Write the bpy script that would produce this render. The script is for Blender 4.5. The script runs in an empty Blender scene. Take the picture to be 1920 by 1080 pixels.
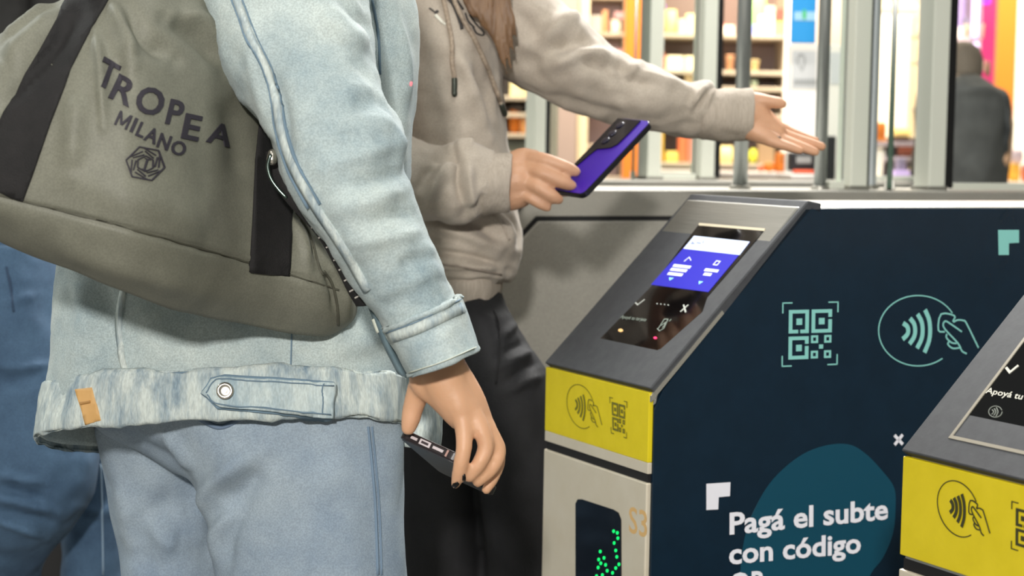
import bpy, bmesh, math, random
import numpy as np
from mathutils import Vector, Matrix, noise
from mathutils.bvhtree import BVHTree

random.seed(7)
SC = bpy.context.scene
COL = SC.collection
R = math.radians

# ------------------------------------------------------------------ camera
F = 3419.3                       # focal length in pixels of the 1920 frame
PITCH, ROLL, YAW = R(4.463), R(0.968), R(26.564)
FW = np.array([0, math.cos(PITCH), -math.sin(PITCH)])
_r0 = np.array([1.0, 0, 0]); _u0 = np.array([0, math.sin(PITCH), math.cos(PITCH)])
CR = _r0*math.cos(ROLL) + _u0*math.sin(ROLL)
CU = -_r0*math.sin(ROLL) + _u0*math.cos(ROLL)
D2 = np.array([math.cos(YAW), math.sin(YAW), 0]); D1 = np.array([-math.sin(YAW), math.cos(YAW), 0])
SCL = 2.4                        # metres from the lens to the near corner of the middle gate
GW, GHY, GHS, GTA, GTB, GNB, GS = [k*SCL for k in (.1225, .0423, .0511, .1002, .1021, .0984, .3409)]
def ray(x, y): return FW + CR*((x-960)/F) + CU*((540-y)/F)
_A = ray(1221.1, 724.7)*SCL
CAMZ = 1.03 - GNB - _A[2]
CAM = np.array([0, 0, CAMZ])
def W(x, y, d): return CAM + ray(x, y)*d
GA = CAM + _A                    # near front corner of the middle gate, at its shoulder
ZT = GA[2]; ZTOP = ZT + GNB
def proj(P):
    P = np.asarray(P, float) - CAM
    dep = P@FW
    return np.stack([960 + F*(P@CR)/dep, 540 - F*(P@CU)/dep], -1)

cd = bpy.data.cameras.new('camera'); cam = bpy.data.objects.new('camera', cd); COL.objects.link(cam)
cam.matrix_world = Matrix(((CR[0], CU[0], -FW[0], 0), (CR[1], CU[1], -FW[1], 0), (CR[2], CU[2], -FW[2], CAMZ), (0, 0, 0, 1)))
cd.sensor_width = 36; cd.lens = F/1920*36; cd.clip_start = .05; cd.clip_end = 100
cd.dof.use_dof = True; cd.dof.focus_distance = 2.1; cd.dof.aperture_fstop = 6.3
SC.camera = cam

# ------------------------------------------------------------------ world, exposure, station lights
SC.view_settings.view_transform = 'Standard'; SC.view_settings.look = 'None'
SC.view_settings.gamma = 1; SC.view_settings.exposure = -0.43; SC.view_settings.use_curve_mapping = False
wd = bpy.data.worlds.new('station_air'); SC.world = wd; wd.use_nodes = True
wd.node_tree.nodes['Background'].inputs[0].default_value = (.93, 1.0, .95, 1)
wd.node_tree.nodes['Background'].inputs[1].default_value = .18
def area(name, loc, target, sx, sy, power, col=(1, 1, 1)):
    l = bpy.data.lights.new(name, 'AREA'); l.shape = 'RECTANGLE'; l.size = sx; l.size_y = sy; l.energy = power; l.color = col
    o = bpy.data.objects.new(name, l); COL.objects.link(o); o.location = loc
    o.rotation_euler = (Vector(target)-Vector(loc)).to_track_quat('-Z', 'Y').to_euler(); return o
area('ceiling_lamp_front', (-1.5, .6, 3.1), (0.2, 2.6, .9), 1.3, .35, 14, (1, .97, .92))
area('lamp_behind_photographer', (-.32, -2.1, 2.25), (.1, 3.0, 1.0), .22, .22, 235, (1, .96, .91))
area('ceiling_lamp_side', (2.4, 1.0, 3.1), (.6, 2.6, .8), 1.3, .35, 12, (.95, 1, .97))
area('ceiling_lamp_over_gates', (0.6, 4.4, 3.1), (0.2, 3.0, 1.0), 1.6, .5, 250, (1, .98, .95))
area('fill_light_centre', (0.5, 1.9, 3.1), (0.4, 3.0, 1.1), 1.3, .4, 30, (1, 1, .96))  # added fill light to brighten the camera-facing posts
area('ceiling_lamp_left', (-2.6, 3.4, 3.1), (-.6, 2.6, .9), 1.2, .4, 60, (.95, 1, .97))

# ------------------------------------------------------------------ materials
def lin(h):
    h = h.lstrip('#'); c = [int(h[i:i+2], 16)/255 for i in (0, 2, 4)]
    return tuple(((v+.055)/1.055)**2.4 if v > .04045 else v/12.92 for v in c)
MATS = {}
def mat(name, col, rough=.6, metal=0.0, col2=None, scale=30, detail=4, bump=0, bscale=200, emit=0, stretch=(1, 1, 1), spec=.5, sss=0, alpha=1, coat=0, sheen=0, lo=.35, hi=.65, speck=0):
    if name in MATS: return MATS[name]
    m = bpy.data.materials.new(name); m.use_nodes = True; nt = m.node_tree; b = nt.nodes['Principled BSDF']
    c = lin(col) if isinstance(col, str) else col
    b.inputs['Base Color'].default_value = (*c, 1); b.inputs['Roughness'].default_value = rough; b.inputs['Metallic'].default_value = metal
    b.inputs['Specular IOR Level'].default_value = spec; b.inputs['Coat Weight'].default_value = coat
    if sheen: b.inputs['Sheen Weight'].default_value = sheen
    if sss:
        b.inputs['Subsurface Weight'].default_value = sss; b.inputs['Subsurface Radius'].default_value = (.01, .004, .002); b.inputs['Subsurface Scale'].default_value = 1
    if emit:
        b.inputs['Emission Color'].default_value = (*c, 1); b.inputs['Emission Strength'].default_value = emit
    tc = mp = None
    if col2 or bump:
        tc = nt.nodes.new('ShaderNodeTexCoord'); mp = nt.nodes.new('ShaderNodeMapping'); mp.inputs['Scale'].default_value = stretch
        nt.links.new(tc.outputs['Object'], mp.inputs[0])
    if col2:
        n = nt.nodes.new('ShaderNodeTexNoise'); n.inputs['Scale'].default_value = scale; n.inputs['Detail'].default_value = detail; n.inputs['Roughness'].default_value = .65
        r = nt.nodes.new('ShaderNodeValToRGB'); r.color_ramp.elements[0].color = (*c, 1); r.color_ramp.elements[1].color = (*(lin(col2) if isinstance(col2, str) else col2), 1)
        r.color_ramp.elements[0].position = lo; r.color_ramp.elements[1].position = hi
        nt.links.new(mp.outputs[0], n.inputs['Vector']); nt.links.new(n.outputs[0], r.inputs[0]); nt.links.new(r.outputs[0], b.inputs['Base Color'])
    if speck and col2:
        n2 = nt.nodes.new('ShaderNodeTexNoise'); n2.inputs['Scale'].default_value = 520; n2.inputs['Detail'].default_value = 2
        r2 = nt.nodes.new('ShaderNodeValToRGB'); r2.color_ramp.elements[0].color = (1-speck,)*3+(1,); r2.color_ramp.elements[1].color = (1+speck*.6,)*3+(1,)
        r2.color_ramp.elements[0].position = .36; r2.color_ramp.elements[1].position = .64
        mx = nt.nodes.new('ShaderNodeMix'); mx.data_type = 'RGBA'; mx.blend_type = 'MULTIPLY'; mx.inputs[0].default_value = 1
        nt.links.new(mp.outputs[0], n2.inputs['Vector']); nt.links.new(n2.outputs[0], r2.inputs[0]); nt.links.new(r.outputs[0], mx.inputs[6]); nt.links.new(r2.outputs[0], mx.inputs[7]); nt.links.new(mx.outputs[2], b.inputs['Base Color'])
    if bump:
        n = nt.nodes.new('ShaderNodeTexNoise'); n.inputs['Scale'].default_value = bscale; n.inputs['Detail'].default_value = 5
        bp = nt.nodes.new('ShaderNodeBump'); bp.inputs['Strength'].default_value = bump; bp.inputs['Distance'].default_value = .002
        nt.links.new(mp.outputs[0], n.inputs['Vector']); nt.links.new(n.outputs[0], bp.inputs['Height']); nt.links.new(bp.outputs[0], b.inputs['Normal'])
    MATS[name] = m; return m
def glass(name, tint=(.975, 1, .985), rough=.02, body=.0):
    if name in MATS: return MATS[name]
    m = bpy.data.materials.new(name); m.use_nodes = True; nt = m.node_tree; nt.nodes.clear()
    o = nt.nodes.new('ShaderNodeOutputMaterial'); t = nt.nodes.new('ShaderNodeBsdfTransparent'); t.inputs[0].default_value = (*tint, 1)
    g = nt.nodes.new('ShaderNodeBsdfGlossy'); g.inputs['Roughness'].default_value = rough
    fr = nt.nodes.new('ShaderNodeFresnel'); fr.inputs[0].default_value = 1.3; mx = nt.nodes.new('ShaderNodeMixShader')
    nt.links.new(fr.outputs[0], mx.inputs[0]); nt.links.new(t.outputs[0], mx.inputs[1]); nt.links.new(g.outputs[0], mx.inputs[2])
    nt.links.new(mx.outputs[0], o.inputs[0]); MATS[name] = m; return m
steel = mat('brushed_steel', '#a9a79f', .38, .85, '#bab8b0', 9, 5, .12, 60, stretch=(.3, .3, 6), lo=.3, hi=.7)
steel_soft = mat('matt_steel', '#a19e95', .5, .3, '#aba89f', 14, 6, .05, 80, speck=.12, lo=.25, hi=.75)
steel_face = mat('worn_steel_face', '#d6cbb4', .42, .25, '#dfd6c3', 14, 6, .05, 80, lo=.25, hi=.75)
alu = mat('pale_aluminium', '#d6d8cb', .5, .0)
dark_gap = mat('dark_gap', '#0b0a0c', .7)
plate_m = mat('graphite_paint', '#3c3d41', .58, .0, '#434548', 60, 3, .04, 300)
navy_m = mat('navy_vinyl', '#0d2130', .17, 0, '#0f2434', 20, 3, .006, 120)
teal_m = mat('teal_vinyl', '#0b4458', .34)
mint_m = mat('mint_vinyl', '#86c9c2', .4)
white_v = mat('white_vinyl', '#e6e6ee', .4)
yellow_m = mat('yellow_vinyl', '#d9c414', .38, 0, '#dfca1c', 30, 3)
ink_m = mat('dark_ink', '#3a3a1c', .5)
ink_faint = mat('faded_ink', '#8d8a2a', .5)
black_gl = mat('black_glass', '#0a090a', .08, 0, coat=.3)
gold_paint = mat('gold_paint', '#d6ae72', .5)
print_lt = mat('pale_print', '#c9ccc4', .5)
print_dim = mat('dim_print', '#6f746c', .5)

# ------------------------------------------------------------------ object helpers
ROOTM = {}
def tag(o, label=None, cat=None, group=None, kind=None):
    if label: o['label'] = label
    if cat: o['category'] = cat
    if group: o['group'] = group
    if kind: o['kind'] = kind
    return o
def thing(name, label, cat, loc, rz=0, group=None):
    o = bpy.data.objects.new(name, None); COL.objects.link(o); o.location = [float(v) for v in loc]; o.rotation_euler = (0, 0, rz); o.empty_display_size = .05
    ROOTM[o.name] = Matrix.Translation(Vector([float(v) for v in loc])) @ Matrix.Rotation(rz, 4, 'Z')
    return tag(o, label, cat, group)
def root_of(p):
    while p.parent: p = p.parent
    return p
def obj(name, V, Fc, m, parent=None, smooth=True, local=False, bevel=0, bseg=2, auto=None):
    me = bpy.data.meshes.new(name)
    V = [tuple(map(float, v)) for v in V]
    if parent is not None and not local:
        inv = ROOTM[root_of(parent).name].inverted() if root_of(parent).name in ROOTM else Matrix()
        V = [tuple(inv @ Vector(v)) for v in V]
    me.from_pydata(V, [], [tuple(f) for f in Fc]); me.validate()
    bm = bmesh.new(); bm.from_mesh(me); bmesh.ops.recalc_face_normals(bm, faces=bm.faces)
    if bevel: bmesh.ops.bevel(bm, geom=list(bm.edges), offset=bevel, segments=bseg, affect='EDGES', profile=.5, clamp_overlap=True)
    bm.to_mesh(me); bm.free()
    me.materials.append(m); me.polygons.foreach_set('use_smooth', [bool(smooth)]*len(me.polygons)); me.update()
    if auto is not None and smooth:
        me.set_sharp_from_angle(angle=R(auto))
    o = bpy.data.objects.new(name, me); COL.objects.link(o)
    if parent is not None: o.parent = parent
    return o
def top_mesh(name, V, Fc, m, label, cat, group=None, **k):
    """a thing that is one mesh, its origin at its base centre"""
    V = np.array(V, float); c = np.array([V[:, 0].mean(), V[:, 1].mean(), V[:, 2].min()])
    o = obj(name, V-c, Fc, m, **k); o.location = c; ROOTM[o.name] = Matrix.Translation(Vector(c)); return tag(o, label, cat, group)
def boxm(x0, y0, z0, x1, y1, z1):
    V = [(x0, y0, z0), (x1, y0, z0), (x1, y1, z0), (x0, y1, z0), (x0, y0, z1), (x1, y0, z1), (x1, y1, z1), (x0, y1, z1)]
    return V, [(0, 3, 2, 1), (4, 5, 6, 7), (0, 1, 5, 4), (1, 2, 6, 5), (2, 3, 7, 6), (3, 0, 4, 7)]
def join(*ms):
    V, Fc = [], []
    for v, f in ms:
        k = len(V); V += [tuple(p) for p in v]; Fc += [tuple(i+k for i in q) for q in f]
    return V, Fc
def prism(poly, off):
    """closed solid: a 3D polygon moved along off"""
    n = len(poly); off = np.asarray(off, float)
    V = [np.asarray(p, float) for p in poly] + [np.asarray(p, float)+off for p in poly]
    Fc = [tuple(range(n))[::-1], tuple(range(n, 2*n))] + [(i, (i+1) % n, n+(i+1) % n, n+i) for i in range(n)]
    return V, Fc
def catmull(P, m):
    P = np.asarray(P, float); n = len(P); out = []
    Q = np.vstack([2*P[0]-P[1], P, 2*P[-1]-P[-2]])
    for i in range(n-1):
        p0, p1, p2, p3 = Q[i:i+4]
        for k in range(m):
            t = k/m
            out.append(.5*((2*p1)+(p2-p0)*t+(2*p0-5*p1+4*p2-p3)*t*t+(3*p1-p0-3*p2+p3)*t**3))
    out.append(P[-1]); return np.array(out)
def loft(rings, n=64, m=8, e=1.0, cap=(True, True)):
    """rings of (left px, right px, distance, half depth, tilt): a soft closed tube through them"""
    rings = [tuple(r)+(0,)*(7-len(r)) for r in rings]
    K = catmull(rings, m); G = []
    th = np.arange(n)/n*2*math.pi
    cs, sn = np.cos(th), np.sin(th)
    cs = np.sign(cs)*np.abs(cs)**e; sn = np.sign(sn)*np.abs(sn)**e
    for lx, ly, rx, ry, d, hd, tl in K:
        a0, a1 = W(lx, ly, d), W(rx, ry, d); c = (a0+a1)/2; a = (a1-a0)/2; ah = a/np.linalg.norm(a)
        b = FW-(FW@ah)*ah; b = b/np.linalg.norm(b)*hd + np.array([0, 0, tl])
        G.append(c+np.outer(cs, a)+np.outer(sn, b))
    G = np.array(G); return grid_tube(G, cap)
def grid_tube(G, cap=(True, True)):
    M, n, _ = G.shape; V = G.reshape(-1, 3).tolist(); Fc = []
    for i in range(M-1):
        for j in range(n):
            k = (j+1) % n; Fc.append((i*n+j, i*n+k, (i+1)*n+k, (i+1)*n+j))
    if cap[0]: V.append(G[0].mean(0).tolist()); c = len(V)-1; Fc += [(c, (j+1) % n, j) for j in range(n)]
    if cap[1]: V.append(G[-1].mean(0).tolist()); c = len(V)-1; o = (M-1)*n; Fc += [(c, o+j, o+(j+1) % n) for j in range(n)]
    return np.array(V), Fc
def tube(P, rad, n=14, m=5, flat=None, ends=True):
    """tapered round tube through 3D points, hemispherical ends"""
    P = np.asarray(P, float); rad = np.asarray(rad, float)
    K = catmull(np.hstack([P, rad[:, None]]), m) if len(P) > 1 else np.hstack([P, rad[:, None]])
    C, rr = K[:, :3], K[:, 3]
    T = np.gradient(C, axis=0); T /= np.linalg.norm(T, axis=1)[:, None]+1e-12
    u = np.cross(T[0], FW if abs(T[0]@FW) < .9 else np.array([0, 0, 1.0])); u /= np.linalg.norm(u); rows = []
    th = np.arange(n)/n*2*math.pi
    def row(c, u, v, r): return c+np.outer(np.cos(th), u)*r+np.outer(np.sin(th), v)*r
    fr = []
    for t in T:
        u = u-(u@t)*t; u /= np.linalg.norm(u); fr.append((u.copy(), np.cross(t, u)))
    if ends:
        for a in (80, 55, 28): rows.append(row(C[0]-T[0]*rr[0]*math.sin(R(a)), *fr[0], rr[0]*math.cos(R(a))))
    for c, (uu, vv), r in zip(C, fr, rr): rows.append(row(c, uu, vv, r))
    if ends:
        for a in (28, 55, 80): rows.append(row(C[-1]+T[-1]*rr[-1]*math.sin(R(a)), *fr[-1], rr[-1]*math.cos(R(a))))
    return grid_tube(np.array(rows))
def chain(pts, n=14, m=5):
    """pts: (px, py, distance, radius m)"""
    return tube([W(x, y, d) for x, y, d, r in pts], [r for *_, r in pts], n, m)
def union(parts, voxel=.003, smooth=6, fac=.5):
    V, Fc = join(*parts); me = bpy.data.meshes.new('tmp'); me.from_pydata([tuple(map(float, v)) for v in V], [], Fc)
    bm = bmesh.new(); bm.from_mesh(me); bmesh.ops.recalc_face_normals(bm, faces=bm.faces); bm.to_mesh(me); bm.free()
    o = bpy.data.objects.new('tmp', me); COL.objects.link(o)
    r = o.modifiers.new('r', 'REMESH'); r.mode = 'VOXEL'; r.voxel_size = voxel
    s = o.modifiers.new('s', 'SMOOTH'); s.factor = fac; s.iterations = smooth
    dg = bpy.context.evaluated_depsgraph_get(); ev = o.evaluated_get(dg); m2 = ev.to_mesh()
    VV = np.empty(len(m2.vertices)*3); m2.vertices.foreach_get('co', VV); FF = [tuple(p.vertices) for p in m2.polygons]
    ev.to_mesh_clear(); bpy.data.objects.remove(o); bpy.data.meshes.remove(me)
    return VV.reshape(-1, 3), FF
def vnormals(V, Fc):
    V = np.asarray(V, float); N = np.zeros_like(V)
    by = {}
    for f in Fc: by.setdefault(len(f), []).append(f)
    for k, fs in by.items():
        fs = np.array(fs); a = V[fs[:, 0]]; nn = np.zeros((len(fs), 3))
        for i in range(1, k-1): nn += np.cross(V[fs[:, i]]-a, V[fs[:, i+1]]-a)
        for i in range(k): np.add.at(N, fs[:, i], nn)
    N /= np.linalg.norm(N, axis=1)[:, None]+1e-12
    return N
def sculpt(V, Fc, folds=(), nz=(), soft=()):
    """cloth folds: (points, width, height in m) ridges and grooves pressed into the camera-side cloth; nz: (scale xyz, height) all-over crumple"""
    V = np.array(V, float); N = vnormals(V, Fc)
    c = V.mean(0)
    if ((V-c)*N).sum() < 0: N = -N
    for sc, h in nz:
        s = np.asarray(sc, float)
        V = V + N*np.array([noise.fractal(Vector(v*s), .8, 2.1, 3) for v in V])[:, None]*h
    if folds:
        p = proj(V); vd = V-CAM; vd /= np.linalg.norm(vd, axis=1)[:, None]
        face = np.clip(-(N*vd).sum(1)*2.5+.15, 0, 1); D = np.zeros(len(V))
        for pts, wd_, amp in folds:
            q = catmull(pts, 6) if len(pts) > 2 else np.array(pts, float)
            best = np.full(len(V), 1e9); tt = np.zeros(len(V))
            for i in range(len(q)-1):
                a, b = q[i], q[i+1]; ab = b-a; t = np.clip(((p-a)@ab)/(ab@ab+1e-9), 0, 1)
                dd = np.linalg.norm(p-(a+t[:, None]*ab), axis=1); up = dd < best; best = np.where(up, dd, best); tt = np.where(up, (i+t)/(len(q)-1), tt)
            D += amp*np.exp(-(best/wd_)**2)*np.clip(np.sin(np.clip(tt, 0.08, .92)*math.pi)*1.3, 0, 1)
        V = V + N*(D*face)[:, None]
    return V, Fc
def bvh(V, Fc): return BVHTree.FromPolygons([tuple(v) for v in V], [tuple(f) for f in Fc])
def hit(t, x, y, off=.0015, fall=None):
    d = Vector(ray(x, y)).normalized(); o = Vector(CAM)
    h = t.ray_cast(o, d)
    if h[0] is None: return None
    nn = h[1] if h[1].dot(d) < 0 else -h[1]
    return np.array(h[0]+nn*off), np.array(nn)
def ribbon(tr, pts, wpx, off=.0015, m=8, thick=.0012, closed=False):
    """a strip of cloth or thread lying on a surface along a polyline"""
    q = catmull(pts, m) if len(pts) > 2 else np.array([np.array(pts[0])+(np.array(pts[1])-np.array(pts[0]))*i/24 for i in range(25)], float)
    T = np.gradient(q, axis=0); T /= np.linalg.norm(T, axis=1)[:, None]+1e-9; Nn = np.stack([-T[:, 1], T[:, 0]], 1)
    rows = []
    for k in range(len(q)):
        rr = []
        for s in (-.5, 0, .5):
            h = hit(tr, *(q[k]+Nn[k]*s*wpx), off)
            if h is None: rr = None; break
            rr.append(h)
        if rr: rows.append(rr)
    V, Fc = [], []
    for rr in rows:
        V += [rr[0][0], rr[1][0]+rr[1][1]*thick*.4, rr[2][0], rr[2][0]-rr[2][1]*(thick+off), rr[0][0]-rr[0][1]*(thick+off)]
    for i in range(len(rows)-1):
        a, b = i*5, (i+1)*5
        for j in range(5): Fc.append((a+j, a+(j+1) % 5, b+(j+1) % 5, b+j))
    if rows: Fc += [(0, 1, 2, 3, 4), tuple((len(rows)-1)*5+j for j in (4, 3, 2, 1, 0))]
    return V, Fc
def patch(tr, poly, off=.002, step=6, thick=.002):
    """a flat piece (label, tab, print) laid over a curved surface: px polygon, gridded"""
    bm = bmesh.new(); vs = [bm.verts.new((x, y, 0)) for x, y in poly]; bm.faces.new(vs)
    return drape(bm, tr, off, step, thick)
def drape(bm, tr, off, step, thick):
    xs = [v.co.x for v in bm.verts]; ys = [v.co.y for v in bm.verts]
    for ax, lo, hi in ((0, min(xs), max(xs)), (1, min(ys), max(ys))):
        k = lo+step
        while k < hi:
            no = (1, 0, 0) if ax == 0 else (0, 1, 0); co = (k, 0, 0) if ax == 0 else (0, k, 0)
            bmesh.ops.bisect_plane(bm, geom=list(bm.verts)+list(bm.edges)+list(bm.faces), plane_co=co, plane_no=no); k += step
    top, nn = {}, {}
    for v in bm.verts:
        h = hit(tr, v.co.x, v.co.y, off)
        top[v] = h
    bad = [v for v in bm.verts if top[v] is None]
    if bad: bmesh.ops.delete(bm, geom=bad, context='VERTS')
    vs = list(bm.verts); idx = {v: i for i, v in enumerate(vs)}; n = len(vs)
    V = [top[v][0] for v in vs]+[top[v][0]-top[v][1]*(thick+off*.5) for v in vs]
    Fc = []
    for f in bm.faces:
        t = [idx[v] for v in f.verts]; Fc += [tuple(t), tuple(i+n for i in t[::-1])]
    for e in bm.edges:
        if len(e.link_faces) == 1:
            a, b = idx[e.verts[0]], idx[e.verts[1]]; Fc.append((a, b, b+n, a+n))
    bm.free(); return V, Fc
# planes: (point, normal toward the viewer)
class Plane:
    def __init__(s, p, n, off=0.0006):
        s.p = np.asarray(p, float); s.n = np.asarray(n, float)/np.linalg.norm(n); s.off = off
        if s.n@(CAM-s.p) < 0: s.n = -s.n
    def at(s, x, y, off=None):
        r = ray(x, y); t = ((s.p-CAM)@s.n)/(r@s.n); return CAM+r*t+s.n*(s.off if off is None else off)
    def poly(s, pts, off=None, th=.0006):
        return prism([s.at(x, y, off) for x, y in pts], -s.n*th)
    def stroke(s, pts, wpx, off=None, th=.0006, m=1, closed=False, metric=None):
        P = np.array(pts, float)
        if m > 1: P = catmull(np.vstack([P, P[:1]]) if closed else P, m)
        P3 = np.array([s.at(x, y, off) for x, y in P])
        if closed and m > 1: P3 = P3[:-1]
        k = len(P3); w = metric if metric else wpx*np.linalg.norm(P3.mean(0)-CAM)/F
        T = np.zeros_like(P3)
        for i in range(k):
            a = P3[(i-1) % k] if (closed or i > 0) else P3[i]; b = P3[(i+1) % k] if (closed or i < k-1) else P3[i]
            t1 = P3[i]-a; t2 = b-P3[i]; t1 = t1/(np.linalg.norm(t1)+1e-12); t2 = t2/(np.linalg.norm(t2)+1e-12)
            t = t1+t2; T[i] = t/(np.linalg.norm(t)+1e-12)
            cosh = max(.5, abs(T[i]@(t2 if np.linalg.norm(t2) > .5 else t1))); T[i] = T[i]/cosh
        Nn = np.cross(s.n, T)
        A_, B_ = P3+Nn*w/2, P3-Nn*w/2
        V = [*A_, *B_, *(A_-s.n*th), *(B_-s.n*th)]; Fc = []
        for i in range(k if closed else k-1):
            j = (i+1) % k
            Fc += [(i, j, k+j, k+i), (2*k+i, 3*k+i, 3*k+j, 2*k+j), (i, 2*k+i, 2*k+j, j), (k+i, k+j, 3*k+j, 3*k+i)]
        if not closed: Fc += [(0, k, 3*k, 2*k), (k-1, 3*k-1, 4*k-1, 2*k-1)]
        return V, Fc
def glyphs(txt, bold=0):
    c = bpy.data.curves.new('t', 'FONT'); c.body = txt; c.offset = bold; c.resolution_u = 3
    o = bpy.data.objects.new('t', c); COL.objects.link(o); bpy.context.view_layer.update()
    me = o.evaluated_get(bpy.context.evaluated_depsgraph_get()).to_mesh()
    V = np.array([v.co[:] for v in me.vertices]); Fc = [tuple(p.vertices) for p in me.polygons]
    o.evaluated_get(bpy.context.evaluated_depsgraph_get()).to_mesh_clear()
    bpy.data.objects.remove(o); bpy.data.curves.remove(c); return V, Fc
CAPH = None
def text3(txt, S, E, Tp, nrm, bold=.0, cap=None):
    """lettering from S to E along its base line; Tp is the point above S at capital height"""
    V, Fc = glyphs(txt, bold); x0, x1 = V[:, 0].min(), V[:, 0].max()
    H, _ = glyphs('H', bold); ch = cap or H[:, 1].max()
    ex = (np.asarray(E)-S)/(x1-x0); ey = (np.asarray(Tp)-S)/ch
    return [S+ex*(v[0]-x0)+ey*v[1] for v in V], Fc
def text_plane(pl, txt, s, e, t, bold=0, off=None):
    return text3(txt, pl.at(*s, off), pl.at(*e, off), pl.at(*t, off), pl.n, bold)
def ell(cx, cy, rx, ry, n=40, a0=0, a1=360, rot=0):
    out = []
    for i in range(n+1):
        a = R(a0+(a1-a0)*i/n); x, y = rx*math.cos(a), ry*math.sin(a); c, s = math.cos(R(rot)), math.sin(R(rot)); out.append((cx+x*c-y*s, cy+x*s+y*c))
    return out
def lathe(prof, c, n=16):
    rows = [[(c[0]+r*math.cos(2*math.pi*j/n), c[1]+r*math.sin(2*math.pi*j/n), c[2]+z) for j in range(n)] for r, z in prof]
    return grid_tube(np.array(rows))
# ------------------------------------------------------------------ setting: floor
o = obj('floor', *boxm(-5, -4, -.06, 7, 9.3, 0), mat('grey_terrazzo', '#6d6a66', .35, 0, '#7d7a75', 40, 6, lo=.3, hi=.7), smooth=False); o['kind'] = 'structure'

# ------------------------------------------------------------------ ticket gates
sl = np.array([GTA, GTB]); SLEN = np.linalg.norm(sl); sl = sl/SLEN; sn = np.array([-sl[1], sl[0]])
def gate_root(v, label):
    g = thing('ticket_gate', label, 'ticket gate', (GA[0]+D1[0]*v, GA[1]+D1[1]*v, 0), YAW, 'ticket gates in a row')
    g['v'] = v; del g['v']; return g
def uvz(v0):
    base = np.array([GA[0]+D1[0]*v0, GA[1]+D1[1]*v0, 0.0])
    return lambda u, v, z: base+D2*u+D1*v+np.array([0, 0, z])
GLEN = 1.75
PT = .013
def gate_body(g, mtop):
    prof = [(0, 0), (0, ZT-.012), (GTA-.012, ZTOP), (GLEN, ZTOP), (GLEN, 0)]
    obj('cabinet', *prism([(u, 0.004, z) for u, z in prof], (0, GW-.008, 0)), mtop, g, smooth=False, local=True, bevel=.0025)
    a = sn*PT
    p0, p1 = np.array([-.004, ZT-.002])-a*0, np.array([GTA, ZT+GTB])
    q = [p0, p1, p1+np.array([.022, -.004]), p1+np.array([.022, -.02]), p1-a*1.0+sl*-.004, p0-a*1.0+np.array([.004, 0])]
    obj('reader_plate', *prism([(u, -.003, z) for u, z in q], (0, GW+.006, 0)), plate_m, g, smooth=False, local=True, bevel=.002)
def gate_front(g, strip=True):
    """front face: yellow sticker, steel strip, dark groove, lower door"""
    b = lambda y0, y1, z0, z1, d: boxm(-d, y0, z0, 0.004, y1, z1)
    obj('yellow_sticker', *b(0, GW, ZT-GHY-(.0 if strip else .012), ZT-.008, .003), yellow_m, g, smooth=False, local=True, bevel=.001)
    zs = ZT-GHS
    if strip: obj('steel_strip', *b(0, GW, zs+.006, ZT-GHY, .0026), steel_face, g, smooth=False, local=True, bevel=.0008)
    obj('groove', *b(.002, GW-.004, zs-.006, zs+.006, .0005), dark_gap, g, smooth=False, local=True)
    obj('front_door', *b(0, GW, .1, zs-.006, .004), steel_face, g, smooth=False, local=True, bevel=.002)
    obj('plinth', *b(.01, GW-.01, 0, .09, .001), dark_gap, g, smooth=False, local=True)
def plane_plate(v0):
    c = uvz(v0); n = D2*sn[0]+np.array([0, 0, sn[1]]); return Plane(c(0, 0, ZT)+D2*0, n, .0008)
def tap_icon(pl, cx, cy, rx, ry, rot, sx, shx, m_, parent, wpx, name='tap_card_icon', fine=True):
    """circle, four waves and a hand holding a card; local frame scaled from the middle gate's side picture"""
    def f(x, y):   # reference px of the side picture -> this one
        X, Y = (x-1721)/74.0, (y-620)/66.0
        return (cx+rx*X+shx*Y*0+0, cy+ry*Y+sx*X)
    parts = []
    circ = ell(1721, 620, 74, 66, 48, 52, 330); circ = [f(*p) for p in circ]
    parts.append(pl.stroke(circ, wpx*.75))
    for x, h, bw in ((1697, 16, 9), (1710, 25, 9), (1724, 33, 9.5), (1738, 41, 9.5)):
        parts.append(pl.stroke([f(x-4, 620-h+2), f(x+3.5, 620-h*.5), f(x+5.5, 620+1), f(x+3, 620+h*.5), f(x-5, 620+h)], wpx*3.0, m=4))
    hand = [[(1786, 603), (1789, 592), (1764, 589), (1759, 619), (1771, 622)],
            [(1803, 622), (1780, 606), (1772, 602), (1768, 608), (1772, 618), (1796, 644), (1803, 658), (1812, 663)],
            [(1787, 604), (1795, 600), (1806, 601), (1812, 607), (1834, 652)],
            [(1775, 626), (1774, 633), (1783, 642), (1793, 644)],
            [(1779, 640), (1777, 646), (1786, 653), (1799, 652)]]
    for h in hand: parts.append(pl.stroke([f(*p) for p in h], wpx, m=3))
    return obj(name, *join(*parts), m_, parent, smooth=False)
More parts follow.
